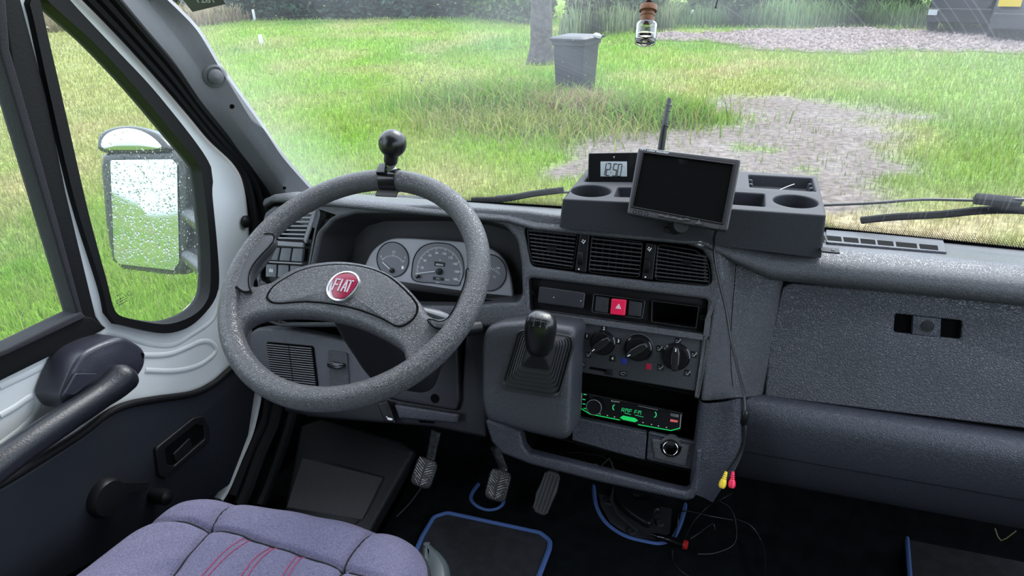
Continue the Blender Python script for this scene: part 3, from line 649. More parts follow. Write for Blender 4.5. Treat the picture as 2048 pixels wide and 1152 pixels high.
# lower black trim panel, slightly proud, with rounded top edge
tp = [(-60, 995), (0, 966), (60, 930), (150, 872), (200, 832), (243, 811), (300, 800), (375, 789), (417, 769), (440, 750), (468, 724), (505, 724), (503, 770), (488, 868), (450, 968), (400, 1000), (-60, 1250)]
panel('trim_panel', PD, rp(PD.uvs(tp), .012), 'doortrim', door, top=.014, th=.016, bev=.006)
MB().tube([PD.pt(u, v, .012) for u, v in cr(PD.uvs([(-60, 988), (0, 958), (60, 922), (150, 866), (200, 828), (243, 808), (300, 797), (375, 786), (417, 766), (440, 747), (468, 722)]), 5, closed=False)], .007, 10).build('trim_lip', 'rubber', door)
# painted flange at the door's front edge
MB().tube([PD.pt(u, v, -.004) for u, v in cr(PD.uvs([(516, 745), (517, 790), (512, 820), (500, 868), (480, 915), (455, 975), (440, 1000)]), 5, closed=False)], .009, 8, flat=((1, 0, 0), .9, 1.3)).build('edge_flange', 'paint', door)
# inner latch recess
lr = rp(PD.uvs([(293, 893), (304, 884), (370, 832), (390, 828), (402, 850), (402, 880), (340, 932), (312, 955), (300, 948)]), .008)
pr_ = panel('latch_recess', PD, lr, 'black', door, holes=[rp(PD.uvs([(312, 895), (375, 845), (390, 850), (392, 875), (330, 928), (316, 925)]), .006)], top=.022, th=.012, bev=.003)
panel('latch_floor', PD, scl(lr, .9), 'void', pr_, top=.0145, th=.002, bev=.0005)
panel('latch_lever', PD, rp(PD.uvs([(330, 905), (364, 872), (368, 885), (366, 898), (336, 922)]), .004), 'black', pr_, top=.020, th=.006, bev=.002)
# window winder
cc = PD.uv(195, 990); cd = PD.uv(275, 975)
wr = MB().lathe(PD.pt(*cc, .012), PD.n, [(.034, 0), (.034, .012), (.030, .018), (0, .019)])
wr.bar(PD, (cc[0], cc[1]+.022), (cd[0], cd[1]+.008), .016, .016, .027)
wo_ = wr.build('window_winder', 'black', door)
MB().lathe(PD.pt(PD.uv(292, 985)[0], PD.uv(292, 985)[1], .014), PD.n, [(.012, 0), (.015, .02), (.014, .036), (.008, .04), (0, .041)]).build('winder_knob', 'black', wo_)
# pull bar / armrest with capped end
PA = PL((-.872, .7, 1.1), (1, 0, 0), (0, 1, 0))
bar = [PA.hit(x, y, 0) for x, y in ((-160, 1050), (-60, 975), (40, 900), (120, 845), (185, 802), (230, 770), (262, 738))]
bar = [np.array(p) for p in cr(bar, 5, closed=False)]
rs = [.021]*(len(bar)-8)+list(np.linspace(.022, .025, 5))+[.023, .016, .004]
ab = MB().tube(bar, rs, 18).build('pull_bar', mat('armrest', (.010, .011, .015), .36, bump=.35, bscale=300, spec=.4), door, smooth=80)
cap = cr(PD.uvs([(118, 800), (121, 775), (149, 717), (187, 690), (236, 675), (262, 683), (283, 700), (286, 722), (276, 745), (245, 775), (180, 812), (140, 822)], .05), 5)
dome('pull_bar_cap', off(PD, .05), cap, mat('armcap', (.024, .025, .036), .34, bump=.25, bscale=300), door, h0=0, rise=.010, side=.008, edge=.86, th=.045)
panel('switch_cover', off(PD, .05), rp(PD.uvs([(127, 790), (152, 747), (196, 747), (192, 756), (150, 790)], .07), .004), mat('armcap2', (.024, .025, .036), .34), door, top=.0200, th=.004, bev=.0015)
e1 = PD.uv(277, 705, .05)
MB().lathe(PD.pt(e1[0]-.002, e1[1]-.004, .052), PD.n, [(.0052, 0), (.0052, .006), (0, .006)]).build('screw_hole', 'void', door)
# etched maker's mark on the quarter light
ge = off(PD, -.009)
gmk = mat('etching', (.03, .035, .03), .6)
a_ = ge.uv(237, 590); et = MB()
for i, (l, y) in enumerate(((.016, 0), (.022, -.008), (.024, -.0125), (.022, -.017))):
    for q in range(9):
        if rng.random() < .8: et.pbox(ge, a_[0]-.008+l*q/9, a_[1]+y-.0011, a_[0]-.008+l*q/9+l/9*.6, a_[1]+y+.0008, 0, .0003)
et.rings(ge, [(circ(a_[0]+.021, a_[1]-.007, .0046, 16), .0001), (circ(a_[0]+.021, a_[1]-.007, .0038, 16), .0002)], close_front=False)
et.build('glass_etching', gmk, bpy.data.objects['window_2'], smooth=0)

# ---------------------------------------------------------------- A pillar, seals, sill
def skin(name, left, right, m, label=None, cat=None, n=6, bulge=.0, kind='structure', parent=None, mid=2):
    L = [np.array(p) for p in cr(left, n, closed=False)]; R2 = [np.array(p) for p in cr(right, n, closed=False)]
    rows = []
    for a, b in zip(L, R2):
        row = []
        for k in range(mid+1):
            t = k/mid; p = a+(b-a)*t; p = p+nrm(CAMLOC*V(1, 1, .8)-p)*bulge*math.sin(math.pi*t); row.append(p)
        rows.append(row)
    o = MB().grid(rows).build(name, m, parent, smooth=60)
    if label: tag(o, label, cat, kind=kind)
    return o
# windscreen-side edge lies on the screen's own edge curve, door-side edge on the door frame
def onwind(x, y):
    best = None
    r = ray(x, y)
    for t in np.linspace(-1, -.9, 5):
        for s in np.linspace(-.1, 1.3, 281):
            p = wpt(s, t); d = np.linalg.norm(np.cross(p-CAMLOC, nrm(r)))
            if best is None or d < best[0]: best = (d, p, s, t)
    return best
pe = [wpt(s, -.985)+V(.0, -.012, -.01) for s in (-.06, .08, .22, .36, .5, .65, .8, .95, 1.1, 1.3)]
edge_px = [(640, 398), (600, 355), (562, 310), (530, 262), (490, 205), (452, 152), (437, 132), (395, 62), (335, 0), (280, -50)]
PE = PL((-.872, 1.05, 1.5), nrm(V(1, -.05, .13)), (0, 1, 0))
right = [PE.hit(x, y) for x, y in edge_px]
midl = [PD.hit(x, y, .03) for x, y in ((560, 450), (540, 392), (510, 345), (475, 300), (440, 255), (395, 200), (345, 125), (290, 60), (245, 0), (205, -50))]
mid_ = [PL((-.900, 1, 1.5), (1, -.1, .1), (0, 1, 0)).hit(x, y) for x, y in ((590, 450), (565, 375), (535, 330), (500, 282), (466, 236), (425, 180), (385, 118), (335, 52), (292, 0), (250, -50))]
def skin3(name, L, Mi, Rr, m, label, cat):
    a, b, c = [[np.array(p) for p in cr(q, 6, closed=False)] for q in (L, Mi, Rr)]
    rows = []
    for p, q, r in zip(a, b, c):
        rows.append([p, p+(q-p)*.5+V(.002, 0, 0), q+(p-q)*.08, q+(r-q)*.06, q+(r-q)*.5, r, r+V(-.02, .03, .0)])
    o = MB().grid(rows).build(name, m, None, smooth=40); tag(o, label, cat, kind='structure'); return o
pil = skin3('trim_1', midl, mid_, right, 'pillar', 'dark grey windscreen pillar trim on the driver side', 'pillar trim')
# round speaker cap and screw plugs on the pillar
def on_pillar(x, y):
    r = ray(x, y); me = pil.data; bm = bmesh.new(); bm.from_mesh(me)
    from mathutils.bvhtree import BVHTree
    bv = BVHTree.FromBMesh(bm); o = Vector(CAMLOC)-pil.location; h = bv.ray_cast(o, Vector(nrm(r))); bm.free()
    if h[0] is None: return None, None
    n_ = np.array(h[1]); n_ = n_ if n_@(-r) > 0 else -n_
    return np.array(h[0])+np.array(pil.location), n_
p, nn = on_pillar(430, 152)
if p is not None:
    sc_ = MB().lathe(p-nn*.002, nn, [(.021, 0), (.021, .004), (.018, .006), (.0165, .004), (.014, .004), (.0135, .009), (.010, .012), (0, .014)]).build('pillar_tweeter', 'pillar', pil)
for x, y, r_ in ((464, 213, .0045), (569, 376, .0035)):
    p, nn = on_pillar(x, y)
    if p is not None: MB().lathe(p-nn*.001, nn, [(r_, 0), (r_, .0016), (0, .0016)], 14).build('screw_hole', 'void', pil)
# black door seals between painted frame and pillar
s1 = [PD.hit(x, y, .004) for x, y in ((506, 700), (500, 560), (498, 470), (489, 380), (466, 325), (417, 279), (378, 232), (320, 166), (240, 78), (163, 0), (115, -45))]
s2 = [PD.hit(x, y, .024) for x, y in ((545, 700), (545, 600), (545, 480), (542, 392), (512, 345), (442, 255), (395, 200), (292, 60), (246, 0), (205, -50))]
s2[0:10] = [PD.hit(x, y, .028) for x, y in ((560, 700), (565, 600), (568, 450), (546, 390), (516, 343), (446, 253), (400, 197), (350, 122), (296, 57), (250, -2), (210, -52))]
sl = skin('trim_3', s1, s2, 'rubber', 'black rubber door seal beside the windscreen pillar', 'door seal', bulge=.0, mid=3)
for k, (hh, f) in enumerate(((.016, .12), (.020, .42), (.026, .72))):
    a = [p+(q-p)*f for p, q in zip(s1, s2)]
    MB().tube([np.array(p)+V(.004, 0, 0) for p in cr(a, 6, closed=False)], .008, 8).build('seal_bead', 'rubber', sl)
p = PD.hit(490, 443, .004)
MB().lathe(p, (1, 0, 0), [(.013, 0), (.013, .004), (.009, .007), (0, .008)], 20).build('rubber_plug', 'black', door)
# sill side / wheel arch box at the driver's feet
sill = MB()
sill.tube([PD.hit(x, y, .02) for x, y in ((560, 700), (560, 780), (545, 850), (520, 905), (495, 975), (480, 1010))], .016, 8)
sill.tube([PD.hit(x, y, .045) for x, y in ((590, 720), (592, 790), (578, 850), (560, 905), (535, 975), (520, 1010))], .014, 8)
sill.tube([PD.hit(x, y, .00) for x, y in ((535, 700), (537, 780), (530, 835), (508, 880), (484, 935), (463, 990))], .012, 8)
so = sill.build('trim_4', 'black', None); tag(so, 'black rubber sill strips at the foot of the driver door', 'sill trim', kind='structure')
# side wall behind the seal, down to the floor
MB().grid([[(-.962, y, z) for y in (-.5, .3, .9, 1.2, 1.44)] for z in (.60, .9, 1.05)]).build('wall_left', 'doortrim', smooth=0)
tag(bpy.data.objects['wall_left'], 'black lower side of the cab behind the door', 'cab side', kind='structure')
MB().grid([[(x, y, z) for z in (.60, 1.18)] for x, y in ((-.955, 1.06), (-.94, 1.2), (-.93, 1.44))]).build('wall_front', 'black', smooth=0)
tag(bpy.data.objects['wall_front'], 'black inner side of the front wing beside the pedals', 'cab side', kind='structure')

# roof lining over the seats (above the picture), added to block overhead light
MB().grid([[(x, y, z) for x in (-.98, -.5, 0, .5, .98)] for y, z in ((-1.6, 2.18), (-.4, 2.2), (.5, 2.16), (.78, 2.02))]).build('ceiling', mat('headliner', (.14, .14, .14), .9), smooth=0)
tag(bpy.data.objects['ceiling'], 'unseen roof lining added above the seats to block overhead light', 'ceiling', kind='structure')

MB().grid([[(.965, y, z) for y in (-1.6, -.4, .5, .95, 1.2)] for z in (.6, .9, 1.22)]).build('wall_right', 'doortrim', smooth=0)  # unseen passenger side, added to cut the light reaching the dash
tag(bpy.data.objects['wall_right'], 'unseen dark lower cab side added on the passenger side to cut light', 'cab side', kind='structure')
MB().grid([[(x, -1.6, z) for x in (-.98, 0, .98)] for z in (.6, 1.4, 2.18)]).build('rear_light_block', mat('cab_back', (.12, .12, .125), .9), smooth=0)  # unseen dark sheet, added to keep light from behind off the dash
tag(bpy.data.objects['rear_light_block'], 'unseen dark sheet added behind the seats to block light', 'light block', kind='structure')
MB().grid([[(-.985, y, z) for y in (-1.6, -.5, -.05)] for z in (.6, 1.4, 2.18)]).build('side_light_block', mat('cab_back2', (.12, .12, .125), .9), smooth=0)  # unseen return of the rear sheet, added to close off side light
tag(bpy.data.objects['side_light_block'], 'unseen dark sheet added behind the driver door to block light', 'light block', kind='structure')
# ================================================================ DASHBOARD
dash = empty('dashboard', (-.02, 1.1, FLZ+.2), 'wide dark grey grained dashboard spanning the cab under the windscreen', 'dashboard')
# ---- top pad, lofted: stations across the cab, profile (Y, Z)
profL = [(1.052, 1.344), (1.040, 1.346), (1.037, 1.352), (1.044, 1.3575), (1.060, 1.359), (1.09, 1.352), (1.16, 1.325), (1.26, 1.295), (1.36, 1.262), (1.46, 1.232)]
profC = [(1.050, 1.336), (1.036, 1.338), (1.032, 1.344), (1.039, 1.350), (1.056, 1.352), (1.09, 1.348), (1.16, 1.325), (1.26, 1.295), (1.36, 1.262), (1.46, 1.232)]
profR = [(1.070, 1.281), (1.052, 1.284), (1.038, 1.296), (1.036, 1.312), (1.046, 1.326), (1.074, 1.334), (1.098, 1.333), (1.108, 1.327), (1.24, 1.291), (1.46, 1.230)]
profE = [(1.062, 1.325), (1.050, 1.329), (1.044, 1.334), (1.045, 1.340), (1.050, 1.344), (1.056, 1.344), (1.066, 1.330), (1.08, 1.31), (1.09, 1.29), (1.10, 1.26)]
profE2 = [((a[0]*.6+b[0]*.4), (a[1]*.3+b[1]*.7)) for a, b in zip(profE, profL)]
st = [(-.852, [(a+.02, b-.03) for a, b in profE], 0), (-.846, profE, 0), (-.825, profE2, 0), (-.79, profL, 0), (-.72, profL, 0), (-.50, profL, 0), (-.34, profL, 0), (-.29, profC, 0), (-.15, profC, 0), (-.01, profC, 0), (.04, None, 0), (.10, profR, 0), (.2, profR, 0), (.4, profR, 0), (.6, profR, 0), (.80, profR, 0), (.86, profR, .04)]
rows = []
for x, p, dy in st:
    if p is None: p = [((a[0]+b[0])/2, (a[1]+b[1])/2) for a, b in zip(profC, profR)]
    sm = cr([V(0, a+dy*(1-k/9), b-dy*.4*(k < 4)) for k, (a, b) in enumerate(p)], 4, closed=False)
    rows.append([(x, q[1], q[2]) for q in sm])
MB().grid(rows).build('top_pad', 'dash', dash, smooth=70)

# ---- fascia, left and centre
fas = [(518, 640), (512, 560), (516, 470), (528, 425), (545, 412), (640, 408), (860, 408), (1050, 420), (1300, 455), (1400, 470), (1445, 500), (1452, 560), (1420, 640), (1407, 740), (1398, 800), (1388, 798), (1411, 678), (1060, 628), (1056, 655), (960, 655), (800, 655), (560, 655)]
clus = [(628, 590), (626, 540), (640, 470), (668, 440), (710, 427), (860, 426), (960, 436), (1010, 452), (1034, 480), (1042, 530), (1044, 590), (1036, 605), (1000, 606), (930, 612), (640, 612)]
vent_l = [(540, 486), (548, 460), (562, 440), (580, 423), (636, 420), (626, 455), (607, 560), (600, 610), (520, 560), (518, 520)]
vent_c = [(1046, 452), (1100, 455), (1250, 470), (1370, 488), (1405, 500), (1420, 525), (1424, 572), (1300, 562), (1180, 548), (1062, 532), (1056, 500)]
hz = [(1057, 556), (1190, 572), (1416, 600), (1409, 672), (1060, 622)]
hole_cl = rp(PC.uvs(clus), .035); hole_vl = rp(PC.uvs(vent_l), .008); hole_vc = rp(PC.uvs(vent_c), .012); hole_hz = rp(PC.uvs(hz), .006)
lowc = [(1062, 630), (1408, 676), (1396, 790), (1388, 850), (1065, 790)]
hole_lc = rp(PC.uvs([(1062, 628), (1410, 678), (1398, 798), (1062, 760)]), .004)
panel('fascia', PC, rp(PC.uvs(fas), .012), 'dash', dash, holes=[hole_cl, hole_vl, hole_vc, hole_hz], top=.0, th=.022, bev=.0075, seg=4)
# cluster hood
inn = scl(hole_cl, (.90, .86), PC.uv(850, 535))
well('cluster_hood', PC, hole_cl, mat('hood_black', (.016, .016, .018), .6, bump=.3, bscale=400), dash, -.008, .085, inner=inn)
# instrument cluster
PI = off(PC, -.066)
cl = panel('instrument_cluster', PI, cr(PI.uvs([(728, 548), (736, 515), (752, 494), (775, 480), (803, 476), (870, 480), (935, 485), (978, 496), (1004, 515), (1018, 545), (1024, 575), (1024, 600), (1000, 600), (930, 590), (820, 574), (760, 566)]), 3), 'dialbez', dash, top=0, th=.012, bev=.004)
panel('cluster_base', PI, PI.uvs([(730, 552), (822, 566), (930, 582), (1024, 592), (1024, 612), (930, 604), (820, 592), (740, 582)]), 'black', cl, top=.004, th=.004, bev=.001)
s0 = PI.uv(881, 540)
def dial(name, outl, lw=.0012):
    d = panel(name, PI, outl, 'dial', cl, top=.0012, th=.002, bev=.0005)
    P3 = [PI.pt(u, v, .0014) for u, v in outl]
    MB().tube(P3, lw*.8, 6, closed=True).build('dial_rim', 'black', d); return d
# speedometer: arc with flat bottom corner
def upx(pts): return PI.uvs(pts)
sp_out = cr(upx([(828, 560), (825, 535), (830, 512), (843, 495), (862, 487), (882, 486), (903, 490), (918, 503), (926, 520), (928, 545), (922, 562), (915, 571), (870, 566)]), 5)
spd = dial('speedometer', sp_out)
ccx, ccy = PI.uv(879, 543)
def polar(a, r): return (ccx+r*math.cos(a), ccy+r*math.sin(a))
mb = MB(); a0, a1 = R_(198), R_(-18)
Rs = PI.uv(928, 541)[0]-ccx-.0025
for i in range(91):
    a = a0+(a1-a0)*i/90; big = i % 10 == 0; mid = i % 5 == 0
    mb.bar(PI, polar(a, Rs), polar(a, Rs-(.0062 if big else .0045 if mid else .003)), .0007 if big else .0004, .0016, .002)
mb.build('scale_marks', 'white', spd, smooth=0)
for i in range(1, 10):
    a = a0+(a1-a0)*(i*10)/90; a = a0+(a1-a0)*((i-0)*10-0)/90
    p = polar(a, Rs-.0115); text('numeral', str(i*20), PI, p[0], p[1], .0068, 'white', spd, h=.0018)
MB().pbox(PI, ccx-.011, ccy+.010, ccx+.011, ccy+.0185, .0014, .0018).build('odometer_window', 'black', spd, smooth=0); MB().pbox(PI, ccx-.012, ccy-.017, ccx+.011, ccy-.011, .0014, .0018).build('trip_window', 'black', spd, smooth=0)
text('numeral', '090765', PI, ccx, ccy+.013, .0052, 'white', spd, h=.0022)
text('numeral', '0001', PI, ccx-.0005, ccy-.014, .0048, 'grey_mark', spd, h=.0022)
text('numeral', 'km', PI, ccx, ccy+.0225, .003, 'white', spd, h=.0018); text('numeral', 'km/h', PI, ccx+.018, ccy-.014, .0036, 'white', spd, h=.0018)
text('numeral', 'VEGLIA', PI, ccx-.002, ccy-.0215, .0026, 'white', spd, h=.0018)
n1 = PI.uv(833, 547)
MB().bar(PI, n1, (ccx-.008, ccy), .0011, .004, .005).build('needle', 'white', spd, smooth=0)
MB().lathe(PI.pt(ccx+.001, ccy, .0015), PI.n, [(.0065, 0), (.006, .005), (0, .006)]).build('needle_hub', 'black', spd)
MB().lathe(PI.pt(*PI.uv(838, 553), .0015), PI.n, [(.0035, 0), (.003, .008), (.001, .009), (0, .009)], 14).build('trip_reset', 'blackgloss', spd)
# fuel gauge
fo = circ(*PI.uv(786, 519), PI.uv(818, 520)[0]-PI.uv(786, 519)[0], 48); fg = dial('fuel_gauge', fo)
fc = PI.uv(785, 541)
mb = MB()
for i in range(17):
    a = R_(138-i*6.0); q = .0275
    mb.bar(PI, (fc[0]+q*math.cos(a), fc[1]+q*math.sin(a)), (fc[0]+(q+(.0055 if i % 8 == 0 else .003))*math.cos(a), fc[1]+(q+(.0055 if i % 8 == 0 else .003))*math.sin(a)), .0007, .0016, .002)
mb.bar(PI, fc, PI.uv(767, 524), .0012, .004, .005); mb.build('scale_marks', 'white', fg, smooth=0)
MB().lathe(PI.pt(fc[0], fc[1], .0015), PI.n, [(.005, 0), (.0045, .004), (0, .005)], 16).build('needle_hub', 'black', fg)
for s, (x, y) in (('0', (763, 513)), ('1/2', (788, 504)), ('1', (811, 515))):
    u, v = PI.uv(x, y); text('numeral', s, PI, u, v, .0058, 'white', fg, h=.0018)
u, v = PI.uv(806, 535); mb = MB(); mb.pbox(PI, u-.0022, v-.003, u+.0016, v+.003, .0015, .002); mb.bar(PI, (u+.002, v-.002), (u+.0032, v+.002), .0007, .0015, .002); mb.build('fuel_pump_mark', 'white', fg, smooth=0)
# temperature gauge
to = circ(*PI.uv(978, 545), PI.uv(818, 520)[0]-PI.uv(786, 519)[0], 48); tg = dial('temperature_gauge', to)
tcn = PI.uv(977, 566); mb = MB()
for i in range(12):
    a = R_(128-i*7.5); q = .026; mb.bar(PI, (tcn[0]+q*math.cos(a), tcn[1]+q*math.sin(a)), (tcn[0]+(q+.0045)*math.cos(a), tcn[1]+(q+.0045)*math.sin(a)), .0007, .0016, .002)
mb.bar(PI, tcn, (tcn[0]-.014, tcn[1]+.018), .0012, .004, .005); mb.build('scale_marks', 'white', tg, smooth=0)
for s, (x, y) in (('130', (996, 536)), ('\u00b0C', (989, 554))):
    u, v = PI.uv(x, y); text('numeral', s, PI, u, v, .0058, 'white', tg, h=.0018)

# ---- generic vent with slats
def slats(pl, L0, L1, R0, R1, n, th, hz_, tilt, m, par, name='slats', vert=0):
    """lines between left edge L0-L1 and right edge R0-R1 (uv, top to bottom)"""
    mb = MB(); L0, L1, R0, R1 = map(np.array, (L0, L1, R0, R1))
    for i in range(n):
        t = (i+.5)/n; a = L0+(L1-L0)*t; b = R0+(R1-R0)*t
        A = pl.pt(*a, hz_); B = pl.pt(*b, hz_); d = nrm(B-A); up = np.cross(pl.n, d)
        q = pl.n*math.cos(tilt)+up*math.sin(tilt); r = np.cross(d, q)
        mb.box((A+B)/2, (d, q, r), (np.linalg.norm(B-A), .012, th))
    for i in range(vert):
        t = (i+.5)/vert; a = L0+(R0-L0)*t; b = L1+(R1-L1)*t
        mb.bar(pl, a, b, .0008, hz_-.022, hz_-.008)
    return mb.build(name, m, par, smooth=30)
# left side vent and switch stack (drive side)
well('side_recess', PC, hole_vl, 'black', dash, -.004, .012, .98)
vl = rp(PC.uvs([(556, 466), (566, 446), (578, 424), (630, 421), (622, 452), (608, 480), (552, 478)]), .003)
v1 = panel('side_vent', PC, vl, 'black', dash, holes=[scl(vl, .93)], top=-.001, th=.012, bev=.0015)
well('vent_duct', PC, scl(vl, .93), 'void', v1, -.002, .03, .95)
sm_ = mat('vent_slat', (.17, .17, .18), .4)
slats(PC, PC.uv(583, 424), PC.uv(556, 480), PC.uv(629, 423), PC.uv(607, 482), 7, .0030, -.003, .1, sm_, v1)
strip_p = lambda name, pts, m, par, top, th, bev=.002, r=.002: panel(name, PC, rp(PC.uvs(pts), r), m, par, top=top, th=th, bev=bev)
strip_p('vent_rim', [(607, 480), (625, 424), (633, 421), (628, 440), (612, 487)], sm_, v1, .002, .006, .0015, .0005)
strip_p('switch_bezel_bar', [(546, 481), (607, 485), (606, 495), (543, 491)], sm_, dash, .001, .008)
sw = mat('switch_grey', (.075, .077, .088), .42)
for r_i, (pt0, pt1, pb0, pb1) in enumerate((((537, 495), (606, 497), (531, 520), (603, 524)), ((529, 528), (602, 532), (528, 554), (600, 557)))):
    a, b, c, d = map(np.array, (pt0, pt1, pb0, pb1))
    for k in range(3):
        t0, t1 = k/3+.02, (k+1)/3-.02
        q = [a+(b-a)*t0, a+(b-a)*t1, c+(d-c)*t1, c+(d-c)*t0]
        nm = 'fog_light_switch' if (r_i == 1 and k == 0) else 'blank_switch'
        o = panel(nm, PC, rp(PC.uvs([tuple(p) for p in q]), .0015), sw, dash, top=-.002, th=.010, bev=.0014)
        if nm == 'fog_light_switch':
            u, v = PC.uv(541, 541); mb = MB(); mb.tube([PC.pt(u-.001+.0028*math.cos(x), v+.0032*math.sin(x), -.0015) for x in np.linspace(1.57, 4.71, 9)], .0004, 6); mb.bar(PC, (u-.001, v-.0032), (u-.001, v+.0032), .0008, -.002, -.0014)
            for y in (-.002, 0, .002): mb.bar(PC, (u+.0004, v+y), (u+.0044, v+y-.0006), .0006, -.002, -.0014)
            mb.bar(PC, (u+.0024, v-.0034), (u+.0024, v+.0034), .0006, -.002, -.0014)
            mb.build('fog_mark', 'white', o, smooth=0)
strip_p('switch_divider', [(531, 522), (604, 526), (603, 529), (530, 525)], sm_, dash, .001, .006, .001, .0005)
strip_p('lower_slot', [(518, 566), (560, 570), (556, 584), (516, 580)], 'black', dash, .001, .004, .001, .002)

# ---- centre vents
well('vent_recess', PC, hole_vc, 'void', dash, -.004, .045, .97)
vents = [([(1052, 455), (1150, 464), (1157, 470), (1146, 540), (1064, 529), (1056, 500)], (1056, 458), (1066, 526), (1152, 468), (1144, 538), 9),
         ([(1182, 470), (1286, 484), (1280, 556), (1175, 545)], (1183, 474), (1177, 543), (1285, 486), (1278, 553), 8),
         ([(1314, 488), (1390, 500), (1414, 518), (1421, 545), (1420, 572), (1308, 560)], (1314, 494), (1308, 557), (1413, 512), (1418, 568), 8)]
for k, (ol, L0, L1, R0, R1, n) in enumerate(vents):
    o_uv = rp(PC.uvs(ol), .006)
    vv = panel('centre_vent', PC, o_uv, 'black', dash, holes=[scl(o_uv, .945)], top=-.002, th=.012, bev=.0016)
    slats(PC, PC.uv(*L0), PC.uv(*L1), PC.uv(*R0), PC.uv(*R1), n, .0019, -.006, .2, mat('slat_dark', (.040, .040, .043), .34), vv, vert=7)
    if k == 2:
        q = PC.uvs([(1406, 505), (1411, 512), (1414, 562), (1408, 563)]); panel('bright_slat', PC, q, 'dialbez', vv, top=-.014, th=.003, bev=.0005)
    if k != 1:
        c = PC.uv(1104 if k == 0 else 1374, 497 if k == 0 else 526); mb = MB()
        for q in range(6): mb.pbox(PC, c[0]-.009+q*.003, c[1]-.004, c[0]-.0075+q*.003, c[1]+.004, -.004, .001)
        mb.build('vane_tab', 'black', vv, smooth=0)
for (pp, tw, dotp, ic) in (([(1160, 466), (1179, 468), (1172, 545), (1150, 541)], (1161, 515), (1158, 538), (1167, 484)), ([(1293, 486), (1313, 489), (1305, 560), (1284, 557)], (1294, 531), (1291, 554), (1299, 499))):
    b = panel('wheel_housing', PC, rp(PC.uvs(pp), .002), 'black', dash, top=.001, th=.012, bev=.001)
    u, v = PC.uv(*tw); wh = MB().lathe(PC.pt(u-.0045, v, -.008), PC.u, [(.0135, 0), (.0145, .001), (.0145, .008), (.0135, .009)], 36)
    for a in np.linspace(-1.2, 1.2, 16):
        c = PC.pt(u, v, -.008)+(PC.n*math.cos(a)+PC.v*math.sin(a))*.0147
        wh.box(c, (PC.u, PC.n*math.cos(a)+PC.v*math.sin(a), PC.v*math.cos(a)-PC.n*math.sin(a)), (.0085, .0016, .0013))
    wh.build('thumb_wheel', 'black', b)
    u, v = PC.uv(*dotp); MB().lathe(PC.pt(u, v, .001), PC.n, [(.0013, 0), (.0013, .0004), (0, .0004)], 12).build('white_dot', 'white', b)
    u, v = PC.uv(*ic); mb = MB(); mb.bar(PC, (u-.0035, v+.001), (u-.0005, v-.001), .0012, .001, .0014); mb.bar(PC, (u, v-.003), (u+.003, v+.003), .0014, .001, .0014); mb.lathe(PC.pt(u-.001, v+.003, .001), PC.n, [(.0012, 0), (.0012, .0004), (0, .0004)], 10); mb.build('airflow_mark', 'white', b, smooth=0)

# ---- hazard / switch strip
well('switch_recess', PC, hole_hz, 'black', dash, -.004, .075, .985)
panel('switch_strip', off(PC, -.022), scl(hole_hz, .99), 'black', dash, holes=[rp(off(PC, -.022).uvs([(1307, 604), (1396, 615), (1391, 654), (1305, 641)]), .002)], top=0, th=.004, bev=.0008)
PH = off(PC, -.014)
blank = panel('switch_blank_plate', PH, rp(PH.uvs([(1080, 572), (1172, 585), (1168, 617), (1076, 605)]), .004), mat('plate_dark', (.022, .023, .026), .4), dash, top=.006, th=.006, bev=.002)
for (x, y) in ((1109, 594), (1163, 601)):
    u, v = PH.uv(x, y); MB().lathe(PH.pt(u, v, .006), PH.n, [(.0008, 0), (.0008, .0004), (0, .0004)], 8).build('white_dot', 'white', blank)
fr = rp(PH.uvs([(1188, 586), (1292, 600), (1286, 638), (1184, 624)]), .003)
sf = panel('hazard_switch_frame', PH, fr, 'blackgloss', dash, holes=[scl(fr, (.96, .9))], top=.008, th=.006, bev=.001)
for pts, m_, nm in (([(1193, 591), (1219, 595), (1217, 626), (1190, 622)], sw, 'blank_switch'), ([(1225, 596), (1254, 599), (1251, 630), (1222, 627)], 'red', 'hazard_switch'), ([(1259, 600), (1286, 604), (1283, 633), (1256, 630)], sw, 'blank_switch')):
    o = panel(nm, PH, rp(PH.uvs(pts), .002), 'panel' if nm != 'hazard_switch' else m_, dash, top=.011 if nm == 'hazard_switch' else .006, th=.012, bev=.0015)
    if nm == 'hazard_switch':
        o['label'] = 'red hazard button with a white warning triangle'
        u, v = PH.uv(1237, 613, .011); r = .0048
        tri = [(u+r*math.cos(a), v-.0008+r*math.sin(a)) for a in (R_(90), R_(210), R_(330))]
        mb = MB()
        for q in range(3): mb.bar(PH, tri[q], tri[(q+1) % 3], .0008, .011, .0116)
        t2_ = [(u+(x-u)*.35, v-.0008+(y-v+.0008)*.35) for x, y in tri]
        for q in range(3): mb.bar(PH, t2_[q], t2_[(q+1) % 3], .0009, .011, .0116)
        mb.build('warning_triangle', 'white', o, smooth=0)
slot = rp(PH.uvs([(1305, 601), (1398, 613), (1392, 656), (1303, 643)]), .002)
so_ = panel('storage_slot', PH, scl(slot, (1.02, 1.05)), 'blackgloss', dash, holes=[scl(slot, (.975, .94))], top=.006, th=.006, bev=.001)
well('slot_box', PH, scl(slot, .97), 'void', so_, .002, .05, .95)
for x, y in ((1063, 586), (1406, 635)):
    u, v = PH.uv(x, y); MB().lathe(PH.pt(u, v, .0), PH.n, [(.0045, 0), (.0045, .004), (.0035, .0042), (.003, .001), (0, .001)], 16).build('screw_head', 'black', dash)

